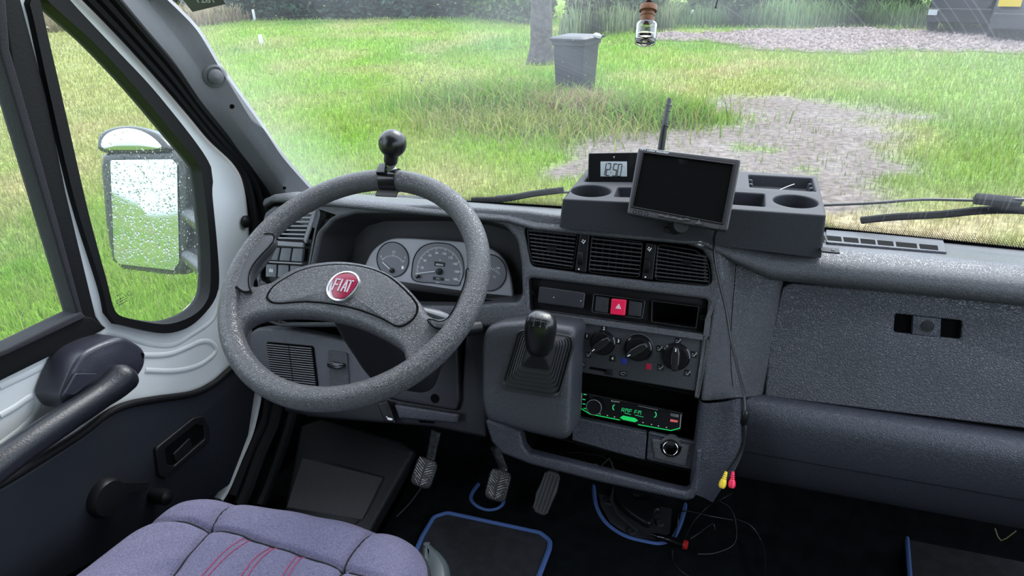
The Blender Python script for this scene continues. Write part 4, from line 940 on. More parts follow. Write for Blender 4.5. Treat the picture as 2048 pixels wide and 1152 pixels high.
# ---- heater control plate with three knobs
PHV = off(PC, -.004)
hv = panel('heater_control_panel', PHV, rp(PHV.uvs([(1062, 630), (1412, 682), (1400, 784), (1062, 728)]), .003), mat('heater_panel', (.028, .030, .036), .5, bump=.4, bscale=500), dash, top=0, th=.006, bev=.001)
def knob(x, y, r, ang, ring=False):
    u, v = PHV.uv(x, y, .014)
    k = MB().lathe(PHV.pt(u, v, 0), PHV.n, [(r*1.12, 0), (r*1.12, .002), (r*1.02, .003), (r, .004), (r*.96, .014), (r*.9, .0155), (0, .0155)], 40).build('heater_knob', 'blackgloss', hv)
    c, s = math.cos(ang), math.sin(ang)
    out = [(-r*.95, -r*.2), (-r*.4, -r*.34), (r*.4, -r*.34), (r*.92, -r*.2), (r*.92, r*.2), (r*.4, r*.34), (-r*.4, r*.34), (-r*.95, r*.2)]
    ol = [(u+a*c-b*s, v+a*s+b*c) for a, b in out]
    panel('knob_grip', PHV, rp(ol, r*.1), mat('knob_grip', (.012, .012, .013), .22), k, top=.028, th=.014, bev=.0025)
    MB().bar(PHV, (u+r*.62*c, v+r*.62*s), (u+r*.88*c, v+r*.88*s), .0016, .0278, .0286).build('pointer', 'white', k, smooth=0)
    if ring:
        a = np.linspace(ang+.35, ang-4.6, 30); MB().tube([PHV.pt(u+r*1.22*math.cos(q), v+r*1.22*math.sin(q), .002) for q in a], .0016, 8).build('temperature_ring', 'panel', hv)
    return u, v, r
KR = PHV.uv(1203+24, 688)[0]-PHV.uv(1203, 688)[0]
k1 = knob(1203, 688, KR*.95, R_(222)); k2 = knob(1275, 699, KR*.98, R_(218), True); k3 = knob(1351, 716, KR*1.02, R_(92))
def badge_text(s, x, y, m='white', size=.0075, box=True):
    u, v = PHV.uv(x, y)
    b = panel('mark_tile', PHV, rect(u, v, .0105, .0105, .001), 'black', hv, top=.0006, th=.001, bev=.0001)
    if s: text('numeral', s, PHV, u, v, size, m, b, h=.001, bold=.0001)
    return b, u, v
for s, x, y in (('1', 1174, 672), ('2', 1208, 657), ('3', 1237, 682), ('4', 1225, 717)): badge_text(s, x, y)
def person_mark(x, y):
    b, u, v = badge_text('', x, y); mb = MB()
    mb.bar(PHV, (u-.0035, v-.002), (u, v-.003), .0009, .0007, .0012); mb.bar(PHV, (u, v-.003), (u+.002, v+.001), .0013, .0007, .0012); mb.bar(PHV, (u+.002, v+.001), (u+.004, v+.0012), .0009, .0007, .0012)
    mb.lathe(PHV.pt(u+.0035, v+.0032, .0007), PHV.n, [(.0011, 0), (.0011, .0005), (0, .0005)], 8); mb.bar(PHV, (u-.0035, v+.0015), (u-.001, v+.0005), .0007, .0007, .0012)
    mb.build('airflow_mark', 'grey_mark', b, smooth=0)
for x, y in ((1177, 709), (1356, 682), (1388, 709), (1319, 697), (1321, 735), (1375, 746)): person_mark(x, y)
for x, y, m_ in ((1248, 722, 'bluem'), (1297, 733, 'redm')):
    u, v = PHV.uv(x, y); panel('temperature_mark', PHV, rect(u, v, .0095, .0095, .001), m_, hv, top=.0008, th=.001, bev=.0002)
# recirculation slider
sl_ = rp(PHV.uvs([(1180, 733), (1222, 740), (1221, 745), (1179, 738)]), .0005)
panel('slider_slot', PHV, sl_, 'void', hv, top=.0008, th=.001, bev=.0001)
panel('slider_knob', PHV, rp(PHV.uvs([(1213, 738), (1227, 740), (1226, 750), (1212, 748)]), .001), 'black', hv, top=.005, th=.005, bev=.001)
for x, y in ((1164, 730), (1247, 747)):
    u, v = PHV.uv(x, y); b = panel('mark_tile', PHV, rect(u, v, .013, .0085, .001), 'black', hv, top=.0006, th=.001, bev=.0001)
    MB().tube([PHV.pt(u+.0045*math.cos(a), v+.0022*math.sin(a), .001) for a in np.linspace(0, 5.2, 12)], .0004, 6).build('recirculation_mark', 'grey_mark', b)

# ---- lower centre: radio bay, ashtray door, socket
bay = [(1152, 735), (1400, 790), (1392, 890), (1150, 838)]
panel('bay_frame', PC, rp(PC.uvs([(1140, 742), (1404, 796), (1395, 948), (1380, 985), (1140, 915)]), .004), 'void', dash, top=-.055, th=.006, bev=.001)
well('radio_bay', PC, PC.uvs([(1150, 742), (1402, 795), (1392, 890), (1145, 838)]), 'void', dash, -.004, .05, .99, floor=False)
ash = panel('ashtray_door', PC, rp(PC.uvs([(1145, 836), (1293, 868), (1289, 924), (1143, 882)]), .003), 'dashdark', dash, top=-.004, th=.02, bev=.002)
skt_o = rp(PC.uvs([(1296, 866), (1392, 888), (1384, 943), (1292, 922)]), .004)
sk = panel('socket_plate', PC, skt_o, 'dashdark', dash, top=-.006, th=.012, bev=.002, holes=[circ(*PC.uv(1341, 896), .0165, 32)])
u, v = PC.uv(1341, 896)
d1 = panel('socket_surround', PC, rp(PC.uvs([(1302, 878), (1380, 892), (1372, 935), (1308, 918)]), .004), 'dash', sk, holes=[circ(u, v, .0165, 32)], top=-.002, th=.006, bev=.003)
MB().lathe(PC.pt(u, v, -.045), PC.n, [(.0, 0), (.0112, 0), (.0112, .046), (.0125, .047), (.0145, .044), (.0145, .03)], 36).build('lighter_socket', 'blackgloss', sk)
MB().tube([PC.pt(u+.0118*math.cos(a), v+.0118*math.sin(a), .002) for a in np.linspace(0, 2*math.pi, 40, endpoint=False)], .0007, 6, closed=True).build('socket_ring', 'chrome', sk)

# ---- right flank of the console, corner and passenger side
# seen edge on from the camera: fascia side turning into the glovebox face
def sidecol(px):  return px
flank = []
f_px_front = [(1445, 490), (1436, 560), (1424, 640), (1412, 720), (1404, 800)]
A = [PC.hit(x, y, -.004) for x, y in f_px_front]
B = [PL((.05, 1.0, 1.1), (-.35, -1, .25)).hit(x, y) for x, y in ((1475, 500), (1468, 580), (1462, 660), (1462, 730), (1468, 795))]
Cc = [PG.hit(x, y, .004) for x, y in ((1556, 530), (1552, 600), (1542, 670), (1530, 735), (1518, 790))]
rows = []
for a, b, c in zip(*[[np.array(p) for p in cr(q, 5, closed=False)] for q in (A, B, Cc)]):
    rows.append(cr([a+V(-.004, .02, 0), a, a+(b-a)*.5+V(.003, -.001, 0), b, b+(c-b)*.5+V(0, -.002, 0), c, c+V(.01, .012, 0)], 4, closed=False))
MB().grid(rows).build('console_flank', 'dash', dash, smooth=70)
# seam line on the flank
MB().tube([r[12]+V(0, -.0005, 0) if not isinstance(r[12], tuple) else np.array(r[12])+V(0, -.0003, 0) for r in rows[2:-2]], .0006, 6).build('seam_line', 'void', dash)
# glovebox
gbo = rp(PG.uvs([(1568, 565), (2048, 604), (2420, 640), (2400, 905), (2048, 856), (1530, 792), (1540, 680)]), [.02, 0, .02, .02, 0, .004, 0])
latch = rp(PG.uvs([(1789, 626), (1924, 638), (1922, 678), (1866, 676), (1864, 666), (1828, 664), (1826, 668), (1787, 664)]), .002)
latch = rp(PG.uvs([(1790, 627), (1924, 641), (1921, 678), (1787, 664)]), .004)
gb = panel('glovebox_door', PG, gbo, 'dashsoft', dash, top=.002, th=.012, bev=.003, holes=[latch])
well('latch_recess', PG, latch, 'black', gb, -.001, .020, .98)
lp = rp(PG.uvs([(1826, 631), (1882, 637), (1880, 674), (1824, 668)]), .001)
lt = panel('glovebox_latch', PG, lp, 'dashdark', gb, top=.0015, th=.016, bev=.0008)
u, v = PG.uv(1854, 652); MB().lathe(PG.pt(u, v, .001), PG.n, [(.0095, 0), (.0095, .001), (.0087, .001), (.0087, .0004), (.0078, .0004), (.0078, .0014), (0, .0016)], 28).build('lock_cylinder', 'black', gb)
# glovebox surround behind door gap
panel('glovebox_frame', PG, PG.uvs([(1548, 540), (2460, 610), (2440, 930), (2048, 868), (1515, 800)]), 'void', dash, top=-.008, th=.004, bev=.0005)
# lower bolster (passenger) lofted, and console lower side
bt = [(1480, 792), (1560, 798), (1700, 813), (1850, 831), (2048, 858), (2300, 893), (2500, 920)]
rows = []
for x in (.045, .065, .10, .2, .35, .5, .65, .80, .86):
    e = max(0, (.10-x))*.6 if x < .1 else (.05 if x > .84 else 0)
    pf = [(1.034, 1.080), (1.012, 1.082), (.996, 1.074), (.985, 1.050), (.985, 1.0), (.995, .955), (1.012, .915), (1.04, .885), (1.09, .870), (1.2, .868)]
    sm = cr([V(0, a+e*(0 if k == 0 else 1), b) for k, (a, b) in enumerate(pf)], 4, closed=False); rows.append([(x, q[1], q[2]) for q in sm])
MB().grid(rows).build('knee_bolster', 'dashdark', dash, smooth=70)
# console lower right side column (below the seam at y 800)
cA = [PC.hit(x, y, .012) for x, y in ((1404, 806), (1398, 860), (1390, 930), (1384, 985))]
cB = [PL((.03, .95, 1.0), (-.2, -1, .1)).hit(x, y) for x, y in ((1480, 797), (1482, 850), (1478, 920), (1428, 1000))]
cC = [np.array((.075, 1.00, 1.078)), np.array((.075, .998, 1.0)), np.array((.07, 1.0, .95)), np.array((.03, 1.04, .89))]
rows = []
for a, b, c in zip(*[[np.array(p) for p in cr(q, 5, closed=False)] for q in (cA, cB, cC)]):
    rows.append(cr([a+V(-.006, .03, 0), a+V(0, .002, 0), a+(b-a)*.45+V(.002, -.003, 0), b, c], 4, closed=False))
MB().grid(rows).build('console_side', 'dashdark', dash, smooth=70)
top_ = [cr([r[i] for i in (0,)], 1) for r in rows[:1]]

# ---- shelf in front of the windscreen with defroster slots (passenger side)
ca = V(.2, 1.16, 1.326)
PS = PL((.25, 1.24, 1.2985), nrm(V(0, .30, 1)), (1, 0, 0))
PS = PL(V(.25, 1.17, 1.3115), nrm(np.cross(V(1, 0, 0), nrm(V(0, .22, -.060)))), (1, 0, 0))
ds = rp(PS.uvs([(1652, 462), (1885, 480), (1893, 507), (1652, 487)]), .004)
dfr = panel('defroster_grille', PS, ds, 'dashdark', dash, top=.003, th=.006, bev=.001)
mb = MB()
for x0, x1 in ((1624, 1649), (1653, 1682), (1686, 1716), (1720, 1750), (1754, 1786), (1791, 1833), (1838, 1875)):
    yt = lambda x: 471+(x-1652)*.091; yb = lambda x: 480.5+(x-1652)*.091
    q = PS.uvs([(x0, yt(x0)), (x1, yt(x1)), (x1+2, yb(x1)), (x0+2, yb(x0))], .003)
    mb.rings(PS, [(q, .0032), (scl(q, .98), .0034)])
mb.build('defroster_slots', 'void', dfr, smooth=0)

# ---- gear console housing
PGc = PL((0, .85, 1.1), (0, -1, .36))
hs = [(966, 668), (975, 652), (1000, 645), (1060, 640), (1150, 655), (1152, 668), (1147, 700), (1140, 886), (1060, 868), (970, 842), (962, 800), (962, 700)]
gh = dome('gear_housing', PGc, resample(rp(PGc.uvs(hs), .018), 90), mat('housing_plastic_shaded', (.036, .037, .044), .38, bump=.3, bscale=330, kind='leather'), dash, h0=-.012, rise=.002, side=.014, edge=.90, th=.075)  # dash plastic with the light fading towards the floor put into its colour
# housing side plate toward the console
# open tray below
tray_o = [(968, 840), (1060, 866), (1140, 884), (1150, 880), (1290, 925), (1382, 945), (1404, 800), (1418, 806), (1408, 900), (1392, 990), (1380, 999), (1330, 990), (1200, 958), (1060, 925), (1000, 903), (980, 880)]
tf = [(968, 838), (1040, 862), (1046, 893), (1056, 906), (1200, 942), (1330, 975), (1372, 984), (1380, 978), (1389, 940), (1392, 900), (1404, 900), (1396, 985), (1386, 1000), (1372, 1003), (1200, 966), (1060, 930), (1003, 908), (982, 884)]
panel('tray_front', off(PC, .016), rp(PC.uvs(tf, .016), .006), 'dashdark', dash, top=0, th=.03, bev=.006, seg=4)
MB().rings(PC, [(PC.uvs([(1036, 860), (1140, 884), (1390, 946), (1384, 985), (1056, 908), (1044, 890)], .0), .0), (PC.uvs([(1036, 850), (1140, 874), (1390, 936), (1384, 975), (1056, 900), (1044, 882)], .0), -.09)]).build('tray_box', 'void', dash, smooth=0)
MB().tube([PC.hit(x, y, -.03) for x, y in ((1215, 945), (1225, 925), (1205, 912), (1160, 905))]+[PC.hit(1130, 905, -.05)], .0012, 6).build('tray_wire', 'cable', dash)
mb = MB(); mb.tube([PC.hit(x, y, .0) for x, y in ((1190, 944), (1219, 916), (1232, 950))], .0014, 6); mb.build('tray_wire', 'black', dash)
u, v = PC.uv(1188, 931, -.02); mb = MB(); mb.pbox(PC, u-.004, v-.002, u, v+.002, -.021, -.0195); mb.pbox(PC, u+.0005, v, u+.005, v+.003, -.021, -.0195); mb.build('paper_scrap', 'paper', dash, smooth=0)

# ---- lower driver side: panel with speaker grille seen through the wheel
PK = PL((-.70, .965, 1.06), (.06, -1, .42), (1, 0, 0))
kp = cr(PK.uvs([(498, 680), (510, 658), (540, 655), (600, 662), (700, 684), (728, 700), (745, 720), (758, 765), (745, 800), (640, 812), (560, 800), (510, 760)]), 4)
kn = panel('knee_panel', PK, kp, mat('knee_plastic_lit', (.085, .087, .10), .42, bump=.4, bscale=330, kind='leather'), dash, top=0, th=.04, bev=.008, seg=4)  # lighter copy of the dash plastic, side-window light put into its colour
kg = rp(PK.uvs([(533, 683), (628, 692), (638, 776), (545, 762)]), .006)
kr = panel('speaker_grille', PK, kg, 'void', dash, top=.002, th=.004, bev=.0008)
L0, L1, R0, R1, n = PK.uv(536, 686), PK.uv(546, 764), PK.uv(624, 694), PK.uv(634, 774), 17
mb = MB()
for i in range(n):
    t = (i+.5)/n
    for a0_, a1_ in ((0, .485), (.51, 1)):
        a = np.array(L0)+(np.array(L1)-np.array(L0))*t; b = np.array(R0)+(np.array(R1)-np.array(R0))*t
        mb.bar(PK, a+(b-a)*a0_, a+(b-a)*a1_, .0017, .002, .0052)
mb.build('grille_bars', sm_, kr, smooth=0)
cv = rp(PK.uvs([(657, 699), (696, 706), (700, 772), (662, 776)]), .004)
lc = panel('fuse_cover', PK, cv, 'dash', dash, top=.0035, th=.006, bev=.0015)
panel('cover_latch', PK, rp(PK.uvs([(658, 724), (670, 722), (692, 726), (694, 733), (680, 737), (660, 733)]), .002), 'blackgloss', lc, top=.011, th=.009, bev=.002)
# dash underside behind it and column lower cover
PU = PL((-.45, .955, 1.0), (.0, -1, .40), (1, 0, 0))
ccv = rp(PU.uvs([(720, 690), (915, 690), (918, 800), (912, 822), (795, 802), (760, 790)]), .008)
cc_ = panel('column_lower_cover', PU, ccv, mat('cover_plastic', (.020, .021, .025), .45, bump=.3, bscale=300), dash, top=0, th=.03, bev=.005)
u, v = PU.uv(870, 797); MB().lathe(PU.pt(u, v, -.001), PU.n, [(.009, 0), (.009, .0018), (.007, .0020), (.0065, .0013), (0, .0013)], 20).build('screw_hole', 'void', cc_)
dp = rp(PU.uvs([(560, 812), (640, 818), (760, 795), (795, 803), (912, 822), (930, 640), (975, 640), (968, 880), (860, 858), (760, 850), (620, 838), (560, 826)]), .006)
panel('lower_bolster', off(PU, -.012), dp, mat('footwell_plastic', (.012, .013, .016), .5, bump=.3, bscale=300), dash, top=0, th=.03, bev=.006)
bh = panel('bonnet_release', PU, rp(PU.uvs([(757, 806), (778, 800), (795, 846), (772, 842)]), .003), 'black', dash, top=.008, th=.012, bev=.003)
u, v = PU.uv(780, 838, .008); mb = MB(); mb.rings(PU, [(circ(u, v, .0062, 14, .0024), .0081), (circ(u, v, .0058, 14, .0022), .0088)]); mb.bar(PU, (u-.004, v+.001), (u-.008, v+.004), .0012, .0081, .0088); mb.build('bonnet_mark', 'white', bh, smooth=0)
fz = panel('fuse_pocket', PU, rp(PU.uvs([(790, 808), (920, 828), (916, 846), (800, 836)]), .003), 'dashdark', dash, top=.006, th=.012, bev=.004)
panel('pocket_notch', PU, rp(PU.uvs([(826, 836), (860, 842), (866, 850), (836, 848)]), .002), 'void', dash, top=-.009, th=.004, bev=.001)
# dark underside
MB().grid([[(x, y, z) for x in (-.88, -.4, .05, .5, .86)] for y, z in ((.985, .985), (1.05, .96), (1.3, .95), (1.44, 1.0))]).build('dash_underside', 'void', dash, smooth=0)
MB().grid([[(x, y, z) for x in (-.82, -.5, -.33)] for y, z in ((1.02, 1.20), (1.06, 1.0), (1.03, .95))]).build('dash_backing', 'void', dash, smooth=0)
# ================================================================ STEERING WHEEL
sw_ = empty('steering_wheel', WC-PW.n*.10, 'grey leather-grained steering wheel with a round red badge on its hub', 'steering wheel')
RR_ = .186; TR = .0168
rim = MB(); rim.tube([PW.pt(RR_*math.cos(a), RR_*math.sin(a), 0) for a in np.linspace(0, 2*math.pi, 120, endpoint=False)], TR, 22, closed=True)
rim.build('rim', 'wheel', sw_, smooth=180)
body_px = [(492, 498), (520, 470), (540, 478), (543, 492), (532, 512), (512, 536), (500, 556), (503, 570), (515, 575), (532, 570),
           (548, 566), (575, 548), (605, 535), (645, 527), (690, 525), (740, 533), (780, 550), (812, 574), (836, 600), (850, 620), (858, 632), (878, 640), (899, 633), (915, 602), (930, 566), (939, 540), (955, 530), (962, 560), (950, 610), (920, 665), (880, 710), (845, 738), (822, 738), (812, 722), (805, 700), (767, 675), (715, 651), (663, 638), (614, 632), (559, 632), (512, 640), (490, 656), (483, 680), (486, 705), (470, 700), (456, 660), (456, 600), (470, 540)]
# draw the body from the picture's outline on the wheel's own plane
body = cr(PW.uvs(body_px, -.004), 3)
panel('spoke_body', PW, body, 'wheel', sw_, top=.006, th=.030, bev=.012, seg=5, smooth=60)
# pad
pad_px = [(533, 590), (545, 572), (575, 552), (605, 538), (645, 530), (690, 528), (735, 535), (775, 551), (808, 578), (830, 603), (834, 618), (826, 636), (806, 650), (790, 650), (760, 634), (710, 616), (660, 606), (610, 602), (565, 605), (545, 604), (535, 598)]
padc = cr(PW.uvs(pad_px, .008), 4)
MB().tube([PW.pt(u, v, .0055) for u, v in padc], .0016, 6, closed=True).build('pad_seam', 'void', sw_)
dome('horn_pad', PW, scl(padc, .992), 'wheel', sw_, h0=.004, rise=.004, side=.004, edge=.965, steps=6, th=.01, c=PW.uv(685, 585))
# thumb rest insets
for pts in ([(546, 470), (549, 482), (540, 496), (521, 516), (506, 536), (499, 556), (500, 575), (503, 584), (486, 585), (472, 574), (467, 560), (470, 540), (482, 515), (500, 488), (520, 472)],
            [(934, 541), (946, 541), (951, 556), (944, 588), (928, 624), (908, 650), (890, 660), (868, 656), (856, 642), (866, 641), (882, 645), (898, 636), (915, 606), (930, 566)]):
    ins = cr(PW.uvs(pts, .01), 4)
    MB().tube([PW.pt(u, v, .0125) for u, v in ins], .0009, 6, closed=True).build('inset_seam', 'void', sw_)
    panel('thumb_rest', PW, scl(ins, .985), mat('thumb_rest', (.030, .030, .033), .34, bump=.3, bscale=300), sw_, top=.0125, th=.016, bev=.0035)
# badge
bc = PW.uv(686, 571, .014); BR = .0255
ba = -.0
bd = MB().lathe(PW.pt(bc[0], bc[1], .006), PW.n, [(BR, 0), (BR, .006), (BR*.97, .0078), (BR*.88, .0082), (BR*.84, .0066), (0, .0066)], 56).build('badge', mat('badge_chrome', (.50, .50, .52), .22, 1), sw_)
sh = []
for a in np.linspace(0, 2*math.pi, 48, endpoint=False):
    x, y = math.cos(a), math.sin(a); k = .80*(1-.10*abs(math.sin(2*a))**1.0); ww = 1.02 if y > 0 else .86+.14*(1+y)
    sh.append((bc[0]+BR*x*k*ww, bc[1]+BR*y*k))
sq = cr([(bc[0]+BR*a, bc[1]+BR*b) for a, b in ((-.70, .52), (-.35, .74), (0, .80), (.35, .74), (.70, .52), (.72, .10), (.55, -.45), (.30, -.76), (0, -.82), (-.30, -.76), (-.55, -.45), (-.72, .10))], 6)
rd = panel('badge_shield', PW, sq, 'fiatred', bd, top=.0140, th=.003, bev=.0008)
u0, v0 = bc
mb = MB(); Hh = BR*.78; W0 = BR*.26; th = BR*.085
def L_(a, b): mb.bar(PW, (u0+a[0], v0+a[1]), (u0+b[0], v0+b[1]), th, .0140, .0150)
h_ = Hh/2; xs = [-.52*BR, -.16*BR, .02*BR, .40*BR]
x = xs[0]; L_((x, -h_), (x, h_)); L_((x, h_-th/2), (x+W0, h_-th/2)); L_((x, 0), (x+W0*.85, 0))
x = xs[1]; L_((x, -h_), (x, h_))
x = xs[2]; L_((x, -h_), (x+W0*.45, h_)); L_((x+W0*.95, -h_), (x+W0*.5, h_)); L_((x+W0*.2, -h_*.35), (x+W0*.8, -h_*.35))
x = xs[3]; L_((x, -h_), (x, h_)); L_((x-W0*.55, h_-th/2), (x+W0*.6, h_-th/2))
mb.build('badge_letters', mat('badge_silver', (.42, .34, .37), .35, .3), rd, smooth=0)
# column shroud behind the hub
ax = -PW.n
shroud = MB()
rg = []
for d, w2, h2 in ((.02, .045, .040), (.05, .052, .045), (.12, .058, .05), (.22, .062, .055), (.27, .062, .055)):
    rg.append((rp([(-w2, -h2), (w2, -h2), (w2, h2*.8), (-w2, h2*.8)], .03, 6), -d))
shroud.rings(PW, rg)
cs = shroud.build('column_shroud', mat('shroud_plastic', (.012, .0125, .015), .5), None, smooth=60)
tag(cs, 'dark plastic steering column shroud behind the wheel', 'column shroud')
# stalks
sA = PW.pt(.06, 0, -.06)
tip = PL((-.30, .86, 1.28), (0, -.5, .8)).hit(892, 636)
stk_ = MB().tube([sA, sA+(tip-sA)*.3, sA+(tip-sA)*.8, tip], [.007, .008, .014, .012], 12, flat=((0, .4, .9), 1, .6)).build('indicator_stalk', mat('stalk_grey', (.10, .10, .11), .4), cs)
tip2 = PL((-.30, .92, 1.22), (0, -.5, .8)).hit(958, 655); sB = PW.pt(.06, -.02, -.12)
MB().tube([sB, sB+(tip2-sB)*.4, sB+(tip2-sB)*.7, tip2], [.006, .007, .012, .012], 12).build('wiper_stalk', 'black', cs)

# spinner knob clamped on the top of the rim
k0 = PW.uv(787, 345); aK = math.atan2(k0[1], k0[0]); kp_ = PW.pt(RR_*math.cos(aK), RR_*math.sin(aK), 0)
tang = PW.u*(-math.sin(aK))+PW.v*math.cos(aK); radial = PW.u*math.cos(aK)+PW.v*math.sin(aK)
kn_ = empty('spinner_knob', kp_, 'black ball spinner knob clamped to the top of the wheel rim', 'steering knob')
nax = PW.n
# band around the rim
ring = [kp_+(radial*math.cos(t)+nax*math.sin(t))*(TR+.0022) for t in np.linspace(0, 2*math.pi, 30, endpoint=False)]
mb = MB()
n = len(ring)
vs = []
for p in ring:
    d = nrm(p-kp_)
    for s, e in ((-.0135, 0), (.0135, 0), (.0135, -.002), (-.0135, -.002)): vs.append(p+tang*s+d*e)
mb.add(vs, [(i*4+k, i*4+(k+1) % 4, ((i+1) % n)*4+(k+1) % 4, ((i+1) % n)*4+k) for i in range(n) for k in range(4)])
mb.build('clamp_band', 'blackgloss', kn_)
updir = nrm(PL(kp_, nrm(CAMLOC-kp_), (1, 0, 0)).hit(788, 285)-PL(kp_, nrm(CAMLOC-kp_), (1, 0, 0)).hit(786, 347))
kc = PL(kp_+nax*.03, nrm(CAMLOC-kp_), (1, 0, 0)).hit(785, 287)
bs = kp_+radial*TR*.5+nax*TR*.7
axk = nrm(kc-bs); Lk = np.linalg.norm(kc-bs)
MB().lathe(bs, axk, [(.010, -.004), (.010, .006), (.0075, .007), (.0075, Lk-.03), (.0, Lk-.03)], 20).build('post', 'steel', kn_)
BRk = .0215
prof = [(.0085, Lk-.034), (.0105, Lk-.030), (.0110, Lk-.020)]+[(BRk*math.sin(a), Lk-BRk*math.cos(a)) for a in np.linspace(.60, math.pi, 18)]
MB().lathe(bs, axk, prof, 36).build('ball', mat('ball_black', (.008, .008, .009), .3, bump=.25, bscale=120), kn_, smooth=80)
wing = MB(); q = kp_-nax*TR*.3+tang*.0; wing.box(kp_+radial*(TR*.2)+nax*(TR+.004)+tang*(.008), (tang, radial, nax), (.014, .020, .008)); wing.build('clamp_bracket', 'blackgloss', kn_, bevel=.002)
tongue = MB().box(kp_-radial*(TR+.006)-nax*.004, (tang, radial, nax), (.036, .014, .003)); tongue.build('clamp_tongue', mat('rubber_tongue', (.05, .045, .045), .6), kn_, bevel=.001)

# gear lever
gb_px = [(1035, 662), (1060, 657), (1146, 672), (1148, 690), (1120, 790), (1110, 797), (1010, 782), (1002, 772)]
gl = empty('gear_lever', PGc.hit(1075, 760, 0), 'black gear lever with numbered knob and pleated rubber gaiter', 'gear lever')
base_uv = resample(rp(PGc.uvs(gb_px, .006), .012), 80)
top_c = PL((-.20, .80, 1.22), (0, -1, .5)).hit(1078, 700)
tu, tv = ((top_c-PGc.p0)@PGc.u, (top_c-PGc.p0)@PGc.v); th_ = (top_c-PGc.p0)@PGc.n
a = np.array(base_uv); c0_ = a.mean(0); rg = [(base_uv, -.004), (base_uv, .006)]
nst = 9
for k in range(nst):
    t0, t1 = k/nst, (k+.5)/nst
    for t, hh in ((t0, .0), (t0+.02, .007), (t1, .005)):
        s_ = 1-.78*t**.9; c_ = c0_+(np.array((tu, tv))-c0_)*t
        if k >= 6: hh *= .2
        rg.append(([tuple(c_+(p-c0_)*s_) for p in a], .006+(th_-.012)*t**1.25+hh))
rg.append(([tuple(np.array((tu, tv))+(p-c0_)*.17) for p in a], th_))
MB().rings(PGc, rg).build('gaiter', mat('gaiter_rubber', (.022, .022, .024), .38), gl, smooth=30)
kt = PL((-.20, .78, 1.24), (0, -1, .5)).hit(1082, 645)
gax = nrm(kt-top_c); side = nrm(np.cross(gax, V(0, 1, 0))); side = V(1, 0, 0)-gax*gax[0]; side = nrm(side); fr_ = np.cross(gax, side)
mb = MB(); rg = []; pk = PL(top_c, gax, side)
for h__, a_, b_ in ((-.004, .012, .012), (.0, .0165, .0165), (.010, .0205, .019), (.027, .0225, .0195), (.043, .0230, .0185), (.054, .0215, .017), (.061, .018, .014), (.064, .011, .008), (.065, .003, .002)):
    rg.append(([(a_*math.copysign(abs(math.cos(t))**.8, math.cos(t)), b_*math.copysign(abs(math.sin(t))**.8, math.sin(t))) for t in np.linspace(0, 2*math.pi, 32, endpoint=False)], h__))
gk = mb.rings(pk, rg).build('gear_knob', mat('knob_black', (.009, .009, .010), .3, bump=.15, bscale=300), gl, smooth=70)
# shift pattern engraved on the face towards the seats
ctr = top_c+gax*.052; fn = nrm(CAMLOC-ctr); fn = nrm(fn-0*gax)
pf = PL(ctr+fn*.0195, fn, (1, 0, -.1))
mb = MB(); d_ = .0095
for xx in (-1, 0, 1): mb.bar(pf, (xx*d_, -.004), (xx*d_, .004), .0006, -.001, .0005)
mb.bar(pf, (-d_, 0), (d_, 0), .0006, -.001, .0005); M['engrave'] = mat('engraved_grey', (.13, .135, .14), .5); pt_ = mb.build('shift_pattern', 'engrave', gk, smooth=0)
for s, xx, yy in (('1', -1, 1), ('2', -1, -1), ('3', 0, 1), ('4', 0, -1), ('5', 1, 1), ('R', 1, -1)): text('shift_numeral', s, pf, xx*d_, yy*.0072, .0055, 'engrave', pt_, h=.0)
# ================================================================ RADIO
PRd = off(PC, -.018)
rdo = PRd.uvs([(1160, 784), (1366, 826), (1362, 862), (1345, 864), (1185, 830), (1160, 818)])
rd_ = empty('car_radio', PRd.hit(1262, 830), 'black car radio with green lit display in the centre console', 'car radio')
rb = panel('radio_body', PRd, rp(rdo, .002), 'blackgloss', rd_, top=0, th=.03, bev=.0015)
def rl(pts, m, w_, name='light_strip', h=.0006):
    uv = PRd.uvs(pts); mb = MB()
    for a, b in zip(uv[:-1], uv[1:]): mb.bar(PRd, a, b, w_, 0, h)
    return mb.build(name, m, rb, smooth=0)
rl([(1162, 817), (1180, 828), (1240, 840)], 'green', .0014); rl([(1276, 849), (1342, 861), (1360, 856)], 'green', .0014)
rl([(1164, 786), (1162, 816)], 'whitel', .0006); rl([(1362, 829), (1360, 856)], 'whitel', .0008)
u, v = PRd.uv(1190, 811); kr_ = PRd.uv(1205, 811)[0]-u
kk = MB().lathe(PRd.pt(u, v, 0), PRd.n, [(kr_, 0), (kr_, .012), (kr_*.9, .014), (kr_*.88, .0135), (0, .0135)], 40).build('volume_knob', 'blackgloss', rb)
MB().tube([PRd.pt(u+kr_*math.cos(a)*1.02, v+kr_*math.sin(a)*1.02, .0125) for a in np.linspace(0, 2*math.pi, 40, endpoint=False)], .0004, 6, closed=True).build('knob_ring', 'grey_mark', kk)
hx = PRd.uvs([(1240, 835), (1246, 831), (1270, 836), (1276, 841), (1270, 844), (1246, 839)]); panel('preset_button', PRd, hx, 'green', rb, top=.0015, th=.002, bev=.0003)
p1 = PRd.uv(1244, 823); p2 = PRd.uv(1274, 830); ra = math.atan2(p2[1]-p1[1], p2[0]-p1[0])
mb = MB(); seg7(mb, PRd, 'RMF FM', p1[0]-.001, p1[1], .0062, .0042, .0022, .0008, h=.0004); o = mb.build('display_text', 'greent', rb, smooth=0)
rl([(1249, 826), (1262, 829)], 'greent', .0007, 'display_bar'); rl([(1270, 830), (1287, 834)], 'greent', .0007, 'display_bar')
text('maker_name', 'BLOW', PRd, *PRd.uv(1231, 803), .0034, 'whitel', rb, sx=1.5)
